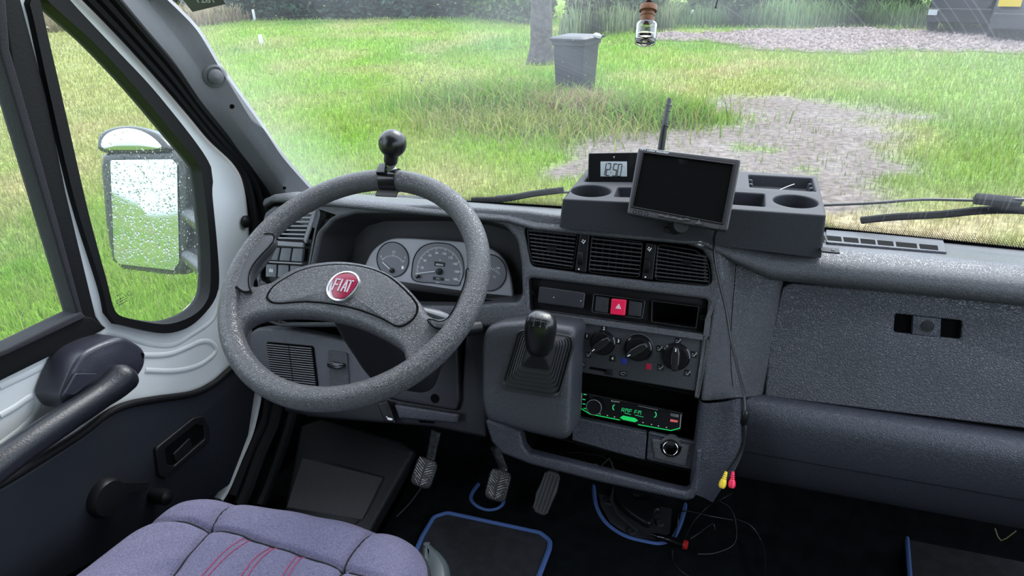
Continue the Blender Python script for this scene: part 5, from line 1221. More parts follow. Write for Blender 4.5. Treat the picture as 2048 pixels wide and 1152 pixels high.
for x, y, s in ((1230, 815, -1), (1308, 829, 1)):
    u, v = PRd.uv(x, y); MB().tube([PRd.pt(u+s*.0038*math.cos(a), v+.0048*math.sin(a), .0006) for a in np.linspace(-1.3, 1.3, 10)], .0009, 6).build('display_arc', 'greent', rb)
mb = MB()
for x, y in ((1170, 789), (1168, 799), (1168, 808), (1170, 817)): u, v = PRd.uv(x, y); mb.pbox(PRd, u-.0026, v-.0007, u+.0026, v+.0009, 0, .0006)
mb.build('side_marks', 'greent', rb, smooth=0)
mb = MB()
for x, y in ((1200, 828), (1215, 831), (1229, 834), (1286, 845), (1303, 849), (1317, 852), (1333, 855)): u, v = PRd.uv(x, y); MB().pbox(PRd, u-.0010, v-.0007, u+.0010, v+.0009, 0, .0006).build('key_mark', 'whitel', rb, smooth=0)
mb = MB()
for x in range(1278, 1316, 4): u, v = PRd.uv(x, 812+(x-1278)*.2); mb.pbox(PRd, u-.0013, v-.0005, u+.0013, v+.0002, 0, .0006)
mb.build('print_line', 'grey_mark', rb, smooth=0)
panel('usb_port', PRd, rp(PRd.uvs([(1341, 826), (1357, 829), (1357, 835), (1341, 832)]), .0004), 'chrome', rb, top=.0006, th=.001, bev=.0001)
panel('aux_port', PRd, rp(PRd.uvs([(1341, 838), (1356, 841), (1355, 845), (1340, 843)]), .0004), mat('port_red', (.7, .12, .12), .4, emit=.1), rb, top=.0006, th=.001, bev=.0001)

# ================================================================ DASH-TOP ORGANISER
OZ = 1.402
PO = PL((-.04, 1.05, OZ), (0, 0, 1))           # top face
og = empty('dash_organiser', (-.04, 1.14, 1.355), 'grey plastic dashboard organiser tray with two round cup holders', 'organiser')
mo = mat('organiser_plastic', (.024, .025, .030), .62, spec=.25, bump=.4, bscale=500)
top_px = [(1127, 396), (1176, 336), (1300, 334), (1480, 338), (1500, 345), (1632, 350), (1652, 432), (1400, 413), (1255, 402)]
o_out = rp(PO.uvs([(1124, 398), (1177, 334), (1420, 338), (1634, 352), (1653, 431), (1255, 404)]), .006)
cupL = circ(*PO.uv(1182, 381), .0335, 40); cupR = circ(*PO.uv(1591, 402), .0335, 40)
bigL = rp(PO.uvs([(1176, 370), (1196, 345), (1330, 345), (1330, 372), (1240, 372)]), .004)
binL = rp(PO.uvs([(1168, 363), (1187, 343), (1400, 346), (1400, 364)]), .004)
binM = rp(PO.uvs([(1236, 374), (1400, 374), (1440, 378), (1440, 398), (1228, 393)]), .004)
binR = rp(PO.uvs([(1497, 349), (1624, 356), (1632, 383), (1500, 374)]), .004)
binN = rp(PO.uvs([(1460, 383), (1529, 387), (1530, 413), (1462, 408)]), .004)
hl = [cupL, binL, binM, binR, binN, cupR]
tp_ = panel('tray_top', PO, o_out, mo, og, holes=hl, top=0, th=.010, bev=.003)
# outer skirt down to the dash
sk_ = []
oo = o_out
def skp(u, v):
    x_ = PO.pt(u, v, 0)[0]; sl_x = (x_+.04)*-.05
    # foot of the skirt follows the dash top
    P = PO.pt(u, v, 0); y = P[1]; zf = np.interp(y, [1.0, 1.045, 1.10, 1.16, 1.26, 1.36], [1.345, 1.347, 1.345, 1.324, 1.294, 1.262])+(sl_x-.002)*(y < 1.1)
    return zf
bw = MB(); n = len(oo); vs = []
for u, v in oo: P = PO.pt(u, v, 0); vs.append((P[0], P[1], P[2]-.003))
for u, v in oo:
    P = PO.pt(u, v, 0); c = np.array((-.04, 1.14)); d = (P[:2]-c)*1.02+c; vs.append((d[0], d[1]-.004, skp(u, v)))
bw.add(vs, [(i, (i+1) % n, n+(i+1) % n, n+i) for i in range(n)]); bw.build('tray_skirt', mo, og, smooth=30)
for nm, h, dep in (('cup_holder', cupL, .045), ('compartment', binL, .040), ('compartment', binM, .036), ('compartment', binR, .024), ('compartment', binN, .035), ('cup_holder', cupR, .045)):
    well(nm, PO, h, mo if nm == 'cup_holder' else mo, og, -.003, dep, .93)
u, v = PO.uv(1563, 368)
panel('felt_liner', PO, scl(binR, .9), 'fabrictape', og, top=-.019, th=.002, bev=.0005)
for x, y in ((1502, 353), (1503, 361), (1504, 369), (1622, 361), (1624, 369), (1627, 377), (1178, 362), (1186, 352)): MB().lathe(PO.hit(x, y)-Z*.022, Z, [(.0042, 0), (.0042, .014), (.003, .016), (0, .016)], 12).build('side_rib', mo, og)
# corner foot with a screw
fo_ = MB().box((.176, 1.036, 1.350), (X, Y, nrm(V(0, .1, 1))), (.026, .018, .003)); ff = fo_.build('foot_tab', mo, og, bevel=.001)
MB().lathe((.180, 1.034, 1.3515), Z, [(.003, 0), (.0025, .0012), (0, .0014)], 14).build('screw', 'black', ff)
# small things in the tray
o = MB().tube([PO.hit(1556, 381, -.016), PO.hit(1575, 373, -.012), PO.hit(1589, 368, -.008)], .0007, 6).build('cocktail_stick', 'paper'); tag(o, 'thin pale stick lying in the right rear tray compartment', 'stick')
p_ = PL(PO.p0-Z*.030, (0, 0, 1))
o = MB().add([p_.hit(1478, 420), p_.hit(1498, 408), p_.hit(1512, 413), p_.hit(1520, 404), p_.hit(1528, 405), p_.hit(1528, 418)], [(0, 1, 2, 5), (2, 3, 4, 5)])
p_ = PL(PO.p0-Z*.024, (0, 0, 1)); mb = MB()
q = [p_.hit(x, y) for x, y in ((1490, 412), (1510, 403), (1529, 405), (1529, 412))]
mb.add([k+Z*d for d in (-.006, .0) for k in q], [(0, 1, 2, 3), (4, 5, 6, 7), (0, 1, 5, 4), (1, 2, 6, 5), (2, 3, 7, 6), (3, 0, 4, 7)])
o = mb.build('paper_note', 'paper', smooth=0); tag(o, 'small folded white paper in the tray beside the right cup holder', 'paper')

# clock
PCk = PL(PO.hit(1225, 360)+V(0, .0, 0), nrm(V(.05, -1, .45)), (1, 0, 0))
ck = empty('digital_clock', PCk.hit(1225, 362, -.01), 'black digital clock showing 12:50 at the back of the organiser', 'clock')
cko = rp(PCk.uvs([(1177, 306), (1290, 304), (1292, 364), (1175, 366)]), .002)
cb = panel('clock_body', PCk, cko, 'blackgloss', ck, top=0, th=.030, bev=.0015)
lc_ = panel('clock_display', PCk, PCk.uvs([(1201, 323), (1254, 323), (1254, 353), (1201, 353)]), 'lcd', cb, top=.0006, th=.001, bev=.0001)
a0_ = PCk.uv(1203, 350); a1_ = PCk.uv(1203, 326); hh = a1_[1]-a0_[1]
mb = MB(); wd = PCk.uv(1210, 350)[0]-a0_[0]
x_ = PCk.uv(1204, 350)[0]
seg7(mb, PCk, '12:50', x_-.2*wd, a0_[1], hh, wd*.95, wd*.36, wd*.2, h=.0008, slant=.04)
mb.build('clock_digits', 'black', lc_, smooth=0)
mb = MB()
for (x, y) in ((1242, 331), (1247, 331), (1242, 341), (1247, 341), (1242, 349), (1247, 349)): u, v = PCk.uv(x, y); mb.pbox(PCk, u-.0015, v-.0015, u+.0012, v+.0015, .0008, .001)
mb.build('small_digits', 'grey_mark', lc_, smooth=0)
u, v = PCk.uv(1228, 315); text('clock_mark', 'Y', PCk, u, v, .005, 'white', cb, h=.0006)
o = MB().tube([PO.hit(1300, 362, .0), PO.hit(1310, 361, .01)], .0035, 8); 

# antenna behind the monitor
pa = PL(PO.hit(1320, 352), nrm(V(0, -1, .35)), (1, 0, 0))
b0 = pa.hit(1316, 345); b1 = pa.hit(1326, 270); b2 = pa.hit(1339, 196)
an = empty('rod_antenna', b0, 'thin black rod antenna standing behind the monitor', 'antenna')
MB().tube([b0, b0+(b1-b0)*.35, b1, b1+(b2-b1)*.9, b2], [.0075, .0065, .0058, .0045, .0030], 14).build('antenna_rod', 'black', an)
MB().lathe(b0-Z*.02, Z, [(.010, -.03), (.010, .018), (.007, .022), (0, .022)], 16).build('antenna_base', 'black', an)
mb = MB()
for t in (.62, .66, .82, .9): mb.lathe(b0+(b2-b0)*t, b2-b0, [(.0052, 0), (.0060, .001), (.0052, .002)], 14)
mb.build('antenna_rings', 'black', an)

# ================================================================ MONITOR
bl = D_ = CAMLOC+ray(1255, 430)*1.115; 
def dpt(x, y, d): return CAMLOC+ray(x, y)*d
c_tl, c_tr, c_bl, c_br = dpt(1277, 296, 1.050), dpt(1482, 320, 1.000), dpt(1254, 428, 1.050), dpt(1456, 462, .995)
# fit a true rectangle: width axis and tilt taken from the corners
uM = nrm((c_tr-c_tl)+(c_br-c_bl)); cM = (c_tl+c_tr+c_bl+c_br)/4; vM = (c_tl-c_bl)+(c_tr-c_br); vM = nrm(vM-uM*(vM@uM)); nM = np.cross(uM, vM)
PM = PL(cM, nM, uM)
mn = empty('monitor', cM-vM*.075, 'small flat rear-view monitor with dark screen on a dash stand', 'monitor')
mo_uv = rp(PM.uvs([(1277, 295), (1482, 319), (1455, 463), (1254, 428)]), .005)
scr_uv = rp(PM.uvs([(1287, 306), (1468, 330), (1445, 448), (1265, 414)]), .002)
mbz = panel('monitor_frame', PM, mo_uv, 'monframe', mn, holes=[scr_uv], top=.002, th=.008, bev=.0025)
bz2 = rp(PM.uvs([(1281, 303), (1474, 327), (1450, 455), (1260, 418)]), .003)
panel('inner_bezel', PM, scl(scr_uv, 1.03), 'black', mbz, holes=[scl(scr_uv, (.985, .98))], top=.0035, th=.004, bev=.001)
panel('screen', PM, scl(scr_uv, 1.0), 'screen', mn, top=-.0005, th=.003, bev=.0003)
panel('rear_shell', PM, scl(mo_uv, .985), 'monframe', mn, top=-.005, th=.020, bev=.006)
text('monitor_print', 'TFT color monitor', PM, *PM.uv(1309, 303), .0046, 'white', mbz, h=.0022, sx=1.3, ang=0)
mb_ = []
for x, y in ((1270, 424), (1281, 426), (1293, 428)):
    u, v = PM.uv(x, y); MB().tube([PM.pt(u+.0028*math.cos(a), v+.0028*math.sin(a), .0022) for a in np.linspace(0, 6.283, 16, endpoint=False)], .0003, 5, closed=True).build('button_ring', 'void', mbz)
for x, y in ((1323, 432), (1335, 435), (1348, 437), (1361, 440), (1374, 440), (1397, 448)):
    u, v = PM.uv(x, y); e = circ(u, v, .0055, 20, .0024)
    MB().tube([PM.pt(a_, b_, .0022) for a_, b_ in e], .00035, 5, closed=True).build('button_ring', 'void', mbz)
    dome('monitor_button', PM, e, 'monframe', mbz, h0=.002, rise=.0006, side=.0008, edge=.85, th=.001, steps=2)
    text('button_mark', '-+mv<'[int(x) % 5], PM, u, v+.0045, .0028, 'white', mbz, h=.0022)
panel('ir_window', PM, rp(PM.uvs([(1409, 446), (1437, 452), (1435, 459), (1408, 453)]), .0008), 'monframe', mbz, top=.0028, th=.001, bev=.0003)
# stand: stem and clip-on base on the dash edge
s0_ = PM.pt(*PM.uv(1362, 448), -.008); s1_ = V(-.058, 1.045, 1.362)
MB().tube([s0_, s0_+(s1_-s0_)*.5, s1_], [.012, .012, .013], 16).build('stand_stem', 'black', mn)
MB().lathe(s1_, Z, [(.020, -.004), (.020, .003), (.014, .006), (0, .006)], 24).build('stand_base', 'black', mn)
# clear plastic mount clip at the edge
pc_ = off(PC, .006)
clp = panel('mount_clip', pc_, rp(pc_.uvs([(1382, 468), (1420, 474), (1418, 488), (1404, 493), (1390, 490)]), .003), mat('clip_grey', (.22, .22, .23), .3), mn, top=.0, th=.002, bev=.0005)
u, v = pc_.uv(1400, 486); MB().tube([pc_.pt(u+.0028*math.cos(a), v+.0028*math.sin(a), .0006) for a in np.linspace(.6, 5.6, 12)], .0006, 6).build('clip_mark', 'white', clp)

# ---- monitor cable with two plugs
PCb = off(PC, .03)
P0 = PM.pt(*PM.uv(1432, 460), -.008)
cpts = [P0]+[PC.hit(x, y, h) for x, y, h in ((1428, 480, .02), (1430, 520, .01), (1440, 570, .012), (1452, 620, .015), (1462, 680, .02), (1475, 735, .03), (1488, 790, .045), (1490, 830, .05))]
cb_ = empty('monitor_cable', cpts[-1], 'thin black cable hanging from the monitor past the console', 'cable')
MB().tube(cr(cpts, 6, closed=False), .0022, 8).build('cable_run', 'cable', cb_)
jp = cpts[-1]; MB().tube([jp+Z*.008, jp+Z*.004, jp-Z*.016, jp-Z*.02], [.003, .0055, .0055, .003], 12).build('cable_joint', 'cable', cb_)
for k, (px, m_, lab) in enumerate((((1452, 945), 'yellow', 'yellow'), ((1466, 945), 'red', 'red'))):
    a = PC.hit(px[0], px[1], .055)
    b = PC.hit(px[0]-(9 if k == 0 else 3), px[1]+30, .058)
    mid1 = PC.hit(1489, 860, .05); mid2 = PC.hit(1478 if k == 0 else 1484, 905, .05)
    MB().tube(cr([jp-Z*.015, mid1+X*.002*k, mid2, a], 6, closed=False), .0018, 8).build('cable_branch', 'cable', cb_)
    ax_ = b-a; L = np.linalg.norm(ax_)
    pf_ = [(.0022, -.002), (.0026, .002)]
    for q in range(3): pf_ += [(.0032+.0003*q, .003+q*.003), (.0026+.0003*q, .0045+q*.003)]
    pf_ += [(.0048, .0125), (.0052, .016), (.0052, L*.62), (.0056, L*.66), (.0056, L*.9), (.0045, L*.92), (.0045, L), (0, L)]
    o = MB().lathe(a, ax_, pf_, 16).build('phono_plug', m_, None); tag(o, lab+' phono plug dangling at the end of the monitor cable', 'plug', None)

# ================================================================ PEDALS
def pedal(name, label, px, w_, h_, z, m, grip, armpx, rot=0):
    pp = PL((0, 0, z), (0, 0, 1)); c = pp.hit(*px)
    P_ = PL(c, nrm(V(0, -.75, .66)), (math.cos(rot), .0, -math.sin(rot)))
    o = empty(name, c, label, 'pedal')
    ol = rp([(-w_/2, -h_/2), (w_/2, -h_/2), (w_/2, h_/2), (-w_/2, h_/2)], w_*.32)
    if grip == 'acc': ol = rp([(-w_*.34, -h_/2), (w_*.34, -h_/2), (w_/2, h_*.1), (w_*.42, h_/2), (-w_*.30, h_/2), (-w_/2, -h_*.1)], w_*.28)
    pd = panel('pedal_pad', P_, ol, m, o, top=0, th=.010, bev=.003)
    mb = MB()
    if grip == 'acc':
        for k in range(5):
            x = -w_*.36+k*w_*.18; mb.bar(P_, (x, -h_*.42), (x+.002, h_*.42), w_*.085, 0, .003)
    else:
        for k in range(9):
            y = -h_*.42+k*h_*.088
            for s in (-1, 1):
                hw = w_*.40 if abs(y) < h_*.32 else w_*.30
                mb.bar(P_, (s*.002, y), (s*hw, y+.011), .0022, 0, .0025)
    mb.build('grip_ribs', ribm if grip != 'acc' else m, pd, smooth=0, bevel=.0005)
    if grip != 'acc':
        st = MB()
        for a in np.linspace(0, 6.283, 22, endpoint=False): st.lathe(P_.pt(w_*.43*math.cos(a), h_*.43*math.sin(a), 0), P_.n, [(.0014, 0), (.0012, .002), (0, .0025)], 8)
        st.build('worn_studs', 'steel', pd)
    t = armpx
    MB().tube([P_.pt(0, h_*.25, -.006), P_.pt(.0, h_*.55, -.012), t], [.008, .008, .009], 8, flat=((1, 0, 0), .45, 1.3)).build('pedal_arm', 'steel' if grip != 'acc' else 'black', o)
PGx = PL((-.5, 1.10, .9), (0, -1, 0))
grpr = mat('pedal_rubber', (.035, .034, .036), .42, bump=.3, bscale=200)
ribm = mat('worn_ribs', (.30, .29, .29), .35, .6, var=.6, vscale=90)
pedal('clutch_pedal', 'worn chevron pedal pad on a steel arm, leftmost of the three pedals', (847, 945), .052, .066, .72, grpr, 'chev', PGx.hit(872, 862), .18)
pedal('brake_pedal', 'chevron pedal pad in the middle, above a blue-edged mat cut-out', (995, 970), .050, .068, .71, grpr, 'chev', PGx.hit(990, 895), .1)
pedal('accelerator_pedal', 'narrow pedal with long ribs, rightmost of the three pedals', (1092, 985), .044, .096, .70, mat('acc_rubber', (.06, .06, .064), .45, bump=.3, bscale=200), 'acc', PGx.hit(1110, 905), .2)

# ================================================================ MATS AND FLOOR THINGS
def binding(pts, z, r, closed, name, par, m='blue'):
    P_ = PL((0, 0, z), (0, 0, 1)); uv = cr(P_.uvs(pts), 5, closed=closed)
    return MB().tube([P_.pt(u, v, 0) for u, v in uv], r, 8, closed=closed).build(name, m, par)
# fitted carpet mat with blue bound cut-outs
PFm = PL((0, 0, FLZ+.004), (0, 0, 1))
cm = panel('carpet_mat', PFm, rp(PFm.uvs([(790, 1020), (850, 905), (1400, 905), (1440, 980), (1520, 1240), (640, 1300)]), .02), 'carpet', None, top=.006, th=.010, bev=.002,
           holes=[rp(PFm.uvs([(1187, 955), (1195, 1010), (1215, 1050), (1260, 1078), (1320, 1090), (1352, 1075), (1366, 1045), (1378, 1000), (1385, 950)]), .01), rp(PFm.uvs([(940, 998), (948, 1012), (972, 1022), (995, 1020), (1008, 1005), (1010, 985), (985, 965), (952, 968)]), .01)])
tag(cm, 'black fitted carpet around the pedals with blue bound cut-outs', 'carpet')
binding([(1187, 945), (1188, 990), (1196, 1022), (1215, 1050), (1250, 1073), (1290, 1084), (1320, 1088), (1345, 1078), (1360, 1050), (1370, 1015), (1376, 960)], FLZ+.008, .0055, False, 'blue_binding', cm)
binding([(957, 968), (945, 985), (942, 1000), (955, 1014), (975, 1021), (995, 1018), (1006, 1008), (1008, 990)], FLZ+.008, .0050, False, 'blue_binding', cm)
binding([(793, 1036), (820, 1008), (842, 978), (850, 965)], FLZ+.006, .0050, False, 'grey_binding', cm, mat('edge_grey', (.06, .06, .07), .7))
# driver mat
PF2 = PL((0, 0, FLZ+.014), (0, 0, 1))
dm_px = [(845, 1075), (868, 1036), (895, 1028), (1080, 1068), (1100, 1084), (1098, 1100), (1060, 1200), (800, 1180)]
dm_uv = rp(PF2.uvs(dm_px), .018)
dm = panel('floor_mat', PF2, dm_uv, 'mat', None, top=.004, th=.006, bev=.001); tag(dm, 'dark rectangular driver floor mat with bright blue bound edge', 'floor mat')
MB().tube([PF2.pt(u, v, .002) for u, v in dm_uv], .0058, 8, closed=True).build('blue_binding', 'blue', dm)
# passenger mat with blue edge, mostly in shade
pm_uv = rp(PF2.uvs([(1812, 1056), (2200, 1120), (2400, 1300), (1830, 1300)]), .02)
pm = panel('floor_mat', PF2, pm_uv, 'mat', None, top=.004, th=.006, bev=.001); tag(pm, 'passenger floor mat in shade with dark blue edge at lower right', 'floor mat')
MB().tube([PF2.pt(u, v, .002) for u, v in pm_uv], .005, 8, closed=True).build('blue_binding', 'blue', pm)
# gearbox cover plate in the cut-out
PFc = PL((0, 0, FLZ+.004), (0, 0, 1))
gm_ = mat('cover_grey', (.030, .030, .033), .42, bump=.3, bscale=200)
gp = empty('tunnel_cover', PFc.hit(1275, 1020), 'dark bolted cover plate in the round blue-edged floor opening', 'cover plate')
g1 = panel('cover_plate', PFc, rp(PFc.uvs([(1192, 962), (1200, 1010), (1220, 1045), (1262, 1072), (1310, 1080), (1340, 1066), (1345, 1000), (1350, 955), (1260, 945)]), .008), gm_, gp, top=.002, th=.006, bev=.0015)
panel('raised_boss', PFc, cr(PFc.uvs([(1225, 975), (1240, 1020), (1275, 1050), (1300, 1060), (1310, 1035), (1320, 1030), (1310, 1008), (1270, 1010), (1250, 985)]), 4), 'black', gp, top=.022, th=.02, bev=.008)
MB().tube([PFc.hit(x, y, .014) for x, y in ((1228, 972), (1222, 1000), (1232, 1025), (1255, 1046), (1275, 1062))], .0035, 8).build('cover_rib', gm_, gp)
for x, y in ((1217, 1005), (1263, 1065), (1320, 1048), (1272, 990)):
    MB().lathe(PFc.hit(x, y, .002), Z, [(.0095, 0), (.0095, .004), (.0085, .006), (.0055, .006), (.005, .003), (0, .003)], 18).build('bolt', gm_, gp)
MB().lathe(PFc.hit(1332, 1002, .002), Z, [(.004, 0), (.004, .0006), (0, .0006)], 12).build('bolt_hole', 'void', gp)
# rubber cover of the wheel arch with ribbed mat
WZ = .80
PWa = PL((-.7, 1.05, .76), nrm(V(.12, -.55, 1)), (1, 0, 0))
wa = panel('wheel_arch_cover', PWa, rp(PWa.uvs([(560, 1060), (600, 850), (640, 835), (800, 880), (830, 900), (745, 1050), (720, 1120)]), .01), mat('arch_rubber', (.008, .008, .009), .6, bump=.4, bscale=300), None, top=0, th=.05, bev=.010)
tag(wa, 'black moulded wheel arch cover left of the pedals', 'wheel arch cover')
rbm = panel('ribbed_step', PWa, rp(PWa.uvs([(575, 1040), (606, 915), (640, 918), (770, 955), (735, 1025), (700, 1060)]), .004), 'black', wa, top=.003, th=.004, bev=.001)
mb = MB(); q0, q1, q2, q3 = [np.array(PWa.uv(x, y)) for x, y in ((606, 918), (766, 957), (725, 1040), (575, 1015))]
for i in range(62):
    t = (i+.5)/62; mb.bar(PWa, tuple(q0+(q1-q0)*t), tuple(q3+(q2-q3)*t), .0014, .003, .0046)
mb.build('rubber_ribs', mat('rib_rubber', (.10, .097, .103), .6), rbm, smooth=0)
# small pull ring under the dash
o = MB().tube([PL((-.7, .97, .95), (0, -1, 0)).hit(617+2.6*math.cos(a), 827+5*math.sin(a)) for a in np.linspace(0, 6.283, 14, endpoint=False)], .0008, 6, closed=True).build('pull_ring', 'steel'); tag(o, 'tiny steel ring hanging below the dashboard left of the wheel', 'ring')
# fallen lighter plug with red tip
Pp = PL((0, 0, FLZ+.030), (0, 0, 1)); a, b = Pp.hit(1300, 1068), Pp.hit(1376, 1091)
lp_ = empty('charger_plug', (a+b)/2, 'black 12 volt charger plug with red end lying on the floor', 'plug')
ax_ = b-a; L = np.linalg.norm(ax_)
MB().lathe(a, ax_, [(.002, 0), (.0035, .002), (.0035, .008), (.0055, .009), (.0065, .014), (.007, L*.45), (.0085, L*.5), (.0088, L*.88), (0, L*.88)], 20).build('plug_body', 'blackgloss', lp_)
MB().lathe(a, ax_, [(.0, L*.88), (.0092, L*.88), (.0098, L*.90), (.0094, L*.98), (.007, L*1.0), (0, L*1.0)], 20).build('plug_end', mat('red_clear', (.45, .02, .02), .2), lp_)
MB().tube([a+(b-a)*.2+Z*.005-Y*.005, a+(b-a)*.38+Z*.007-Y*.005], .0018, 6).build('side_contact', 'chrome', lp_)
# loose wires on the floor
def wire(px, z0, label, m='cable', r=.0013):
    pts = []
    for i, (x, y, dz) in enumerate(px): pts.append(PL((0, 0, FLZ+dz), (0, 0, 1)).hit(x, y))
    o = MB().tube(cr(pts, 6, closed=False), r, 6).build('loose_wire', m, None, smooth=80); tag(o, label, 'wire', 'loose wires below the console'); return o
wm_ = mat('wire_black', (.02, .02, .022), .25)
wire([(1466, 985, .10), (1440, 1000, .09), (1420, 1010, .06), (1390, 1040, .03), (1372, 1072, .03)], 0, 'thin black wire arching from the phono plugs to the charger plug', wm_)
wire([(1345, 1090, .02), (1355, 1050, .03), (1358, 1028, .05), (1375, 1022, .07), (1420, 1032, .07), (1465, 1040, .06)], 0, 'thin black wire looping over the blue edge of the floor opening', wm_)
wire([(1395, 1108, .02), (1430, 1106, .02), (1468, 1088, .03), (1472, 1050, .05), (1462, 1018, .07), (1440, 1002, .08)], 0, 'thin black wire in a wide loop right of the charger plug', wm_)
wire([(1466, 1036, .06), (1500, 1050, .04), (1522, 1080, .02), (1530, 1110, .015), (1530, 1140, .012)], 0, 'thin black wire running out to the right across the floor', wm_)
wire([(1380, 1078, .02), (1400, 1065, .03), (1425, 1048, .05), (1430, 1060, .04)], 0, 'short kinked black wire beside the charger plug', wm_)
wire([(1345, 1100, .02), (1346, 1120, .012), (1360, 1140, .012), (1390, 1160, .012)], 0, 'thin black wire running to the bottom edge below the charger plug', wm_)
o = MB().tube([PL((0, 1.25, .7), (0, -1, 0)).hit(x, y) for x, y in ((1990, 1057), (1996, 1074), (2002, 1081), (2012, 1077), (2032, 1062))], .0012, 6).build('straw_tie', 'straw'); tag(o, 'bent pale yellow tie poking out under the passenger bolster', 'tie')

# ================================================================ DRIVER'S SEAT
seat = empty('driver_seat', (-.58, .35, FLZ), 'purple-grey fabric driver seat with red double stitching, front of the cushion', 'seat')
SZ = .985
PSx = PL((0, 0, SZ), (0, 0, 1))
outl = [(-60, 1215), (40, 1195), (110, 1148), (200, 1085), (290, 1020), (350, 983), (395, 973), (440, 972), (500, 977), (580, 990), (680, 1010), (760, 1030), (800, 1042), (832, 1062), (848, 1088), (850, 1120), (835, 1160), (820, 1220), (780, 1400), (-100, 1400)]
so3 = [np.array(PSx.hit(x, y)) for x, y in outl]
so_uv = resample(cr([(p[0], p[1]) for p in so3], 5), 160)
# seams (world xy), used as grooves in the cushion
def sxy(pts): return [tuple(PSx.hit(x, y)[:2]) for x, y in pts]
seams = [sxy([(260, 1040), (330, 1038), (415, 1045), (500, 1068), (600, 1100), (700, 1135), (760, 1160)]),
         sxy([(505, 975), (470, 990), (440, 1015), (415, 1045), (385, 1085), (340, 1140), (300, 1200)]),
         sxy([(776, 1034), (745, 1052), (715, 1085), (690, 1118), (668, 1160), (650, 1210)])]
stitch = [sxy([(487, 1070), (440, 1110), (400, 1152), (380, 1175)]), sxy([(498, 1072), (452, 1112), (414, 1152), (395, 1175)]),
          sxy([(541, 1086), (510, 1115), (482, 1152), (470, 1175)]), sxy([(552, 1088), (522, 1118), (496, 1152), (484, 1175)]),
          sxy([(596, 1102), (580, 1122), (564, 1152), (556, 1175)]), sxy([(607, 1104), (592, 1124), (577, 1152), (569, 1175)])]
def dist_poly(p, poly):
    best = 9
    for a, b in zip(poly[:-1], poly[1:]):
        a = np.array(a); b = np.array(b); t = max(0, min(1, ((p-a)@(b-a))/((b-a)@(b-a)))); best = min(best, np.linalg.norm(p-a-(b-a)*t))
    return best
cxy = np.array((-.585, .38))
_ang = np.array([math.atan2(v-cxy[1], u-cxy[0]) for u, v in so_uv]); _rad = np.array([math.hypot(v-cxy[1], u-cxy[0]) for u, v in so_uv]); _o = np.argsort(_ang)
def e_at(p):
    a = math.atan2(p[1]-cxy[1], p[0]-cxy[0]); r = math.hypot(p[0]-cxy[0], p[1]-cxy[1]); return 1-r/np.interp(a, _ang[_o], _rad[_o], period=2*math.pi)
def dist_np(P, poly):
    best = np.full(len(P), 9.0)
    for a, b in zip(poly[:-1], poly[1:]):
        a = np.array(a); d = np.array(b)-a; t = np.clip(((P-a)@d)/(d@d), 0, 1); best = np.minimum(best, np.hypot(*(P-a-t[:, None]*d).T))
    return best
seams_s = [cr(q, 4, closed=False) for q in seams]; stitch_s = [cr(q, 4, closed=False) for q in stitch]
def seat_hn(P, e):
    """height over plan points; e = 1 at centre .. 0 at edge"""
    P = np.atleast_2d(np.array(P, float)); e = np.atleast_1d(e)
    h = SZ-.045*(1-np.minimum(1, np.maximum(e, 0)/.16))**2.2
    h = h+.006*np.exp(-((P[:, 0]+.76)/.05)**2)+.006*np.exp(-((P[:, 0]+.39)/.05)**2)
    for q in seams_s:
        d = dist_np(P, q); h = h-(.0075*np.exp(-(d/.005)**2)+(.0085 if q is seams_s[1] else .0045)*np.exp(-(d/.022)**2))
    for q in stitch_s[::2]:
        d = dist_np(P, q); h = h-.0022*np.exp(-(d/.006)**2)
    h = h+.0018*np.sin(P[:, 0]*31+P[:, 1]*17)*np.sin(P[:, 1]*23)+.0012*np.sin(P[:, 0]*70-P[:, 1]*50)
    for (cx_, cy_, an, ln) in ((-.70, .50, .9, .06), (-.66, .42, 1.2, .08), (-.74, .56, .7, .05), (-.62, .56, 1.5, .05), (-.45, .50, 2.2, .07)):
        dx_ = P[:, 0]-cx_; dy_ = P[:, 1]-cy_; u_ = dx_*math.cos(an)+dy_*math.sin(an); v_ = -dx_*math.sin(an)+dy_*math.cos(an); h = h+.0022*np.exp(-(u_/ln)**2)*np.sin(v_*150)*np.exp(-(v_/.03)**2)
    return h
def seat_h(p, e): return float(seat_hn([p], [e])[0])
NR = 170; rows = []
so_uv = resample(so_uv, 300); SO = np.array(so_uv)
for k in range(NR+1):
    s = 1-(k/NR)*.995; P = cxy+(SO-cxy)*s; hh_ = seat_hn(P, np.full(len(P), 1-s)); row = [(a, b, c) for (a, b), c in zip(P, hh_)]; rows.append(row+[row[0]])
base = []
for dz, sc in ((-.13, .98), (-.10, 1.0), (-.062, 1.004)): base.append([(cxy[0]+(u-cxy[0])*sc, cxy[1]+(v-cxy[1])*sc, SZ+dz) for u, v in so_uv+[so_uv[0]]])
MB().grid(rows).build('cushion_cover', 'seat', seat, smooth=180)
MB().grid(base+[rows[0]]).build('cushion_side', 'seatside', seat, smooth=80)
MB().tube([V(u, v, SZ-.049) for u, v in so_uv], .0045, 8, closed=True).build('piping', 'piping', seat)
for s in seams:
    q = cr(s, 6, closed=False); MB().tube([V(x, y, seat_h(np.array((x, y)), e_at((x, y)))+.0012) for x, y in q if e_at((x, y)) > .004], .0013, 6).build('seam', 'piping', seat)
for k, s in enumerate(stitch):
    if k % 2 == 0: mb = MB()
    q = [np.array(p) for p in cr(s, 14, closed=False)]
    for a, b in zip(q[:-1], q[1:]):
        A = V(a[0], a[1], seat_h(a, e_at(a))+.0008); B = V(*(a+(b-a)*.78), seat_h(a+(b-a)*.78, e_at(a+(b-a)*.78))+.0008); mb.tube([A, B], .0007, 5)
    if k % 2: mb.build('red_stitching', 'redst', seat)
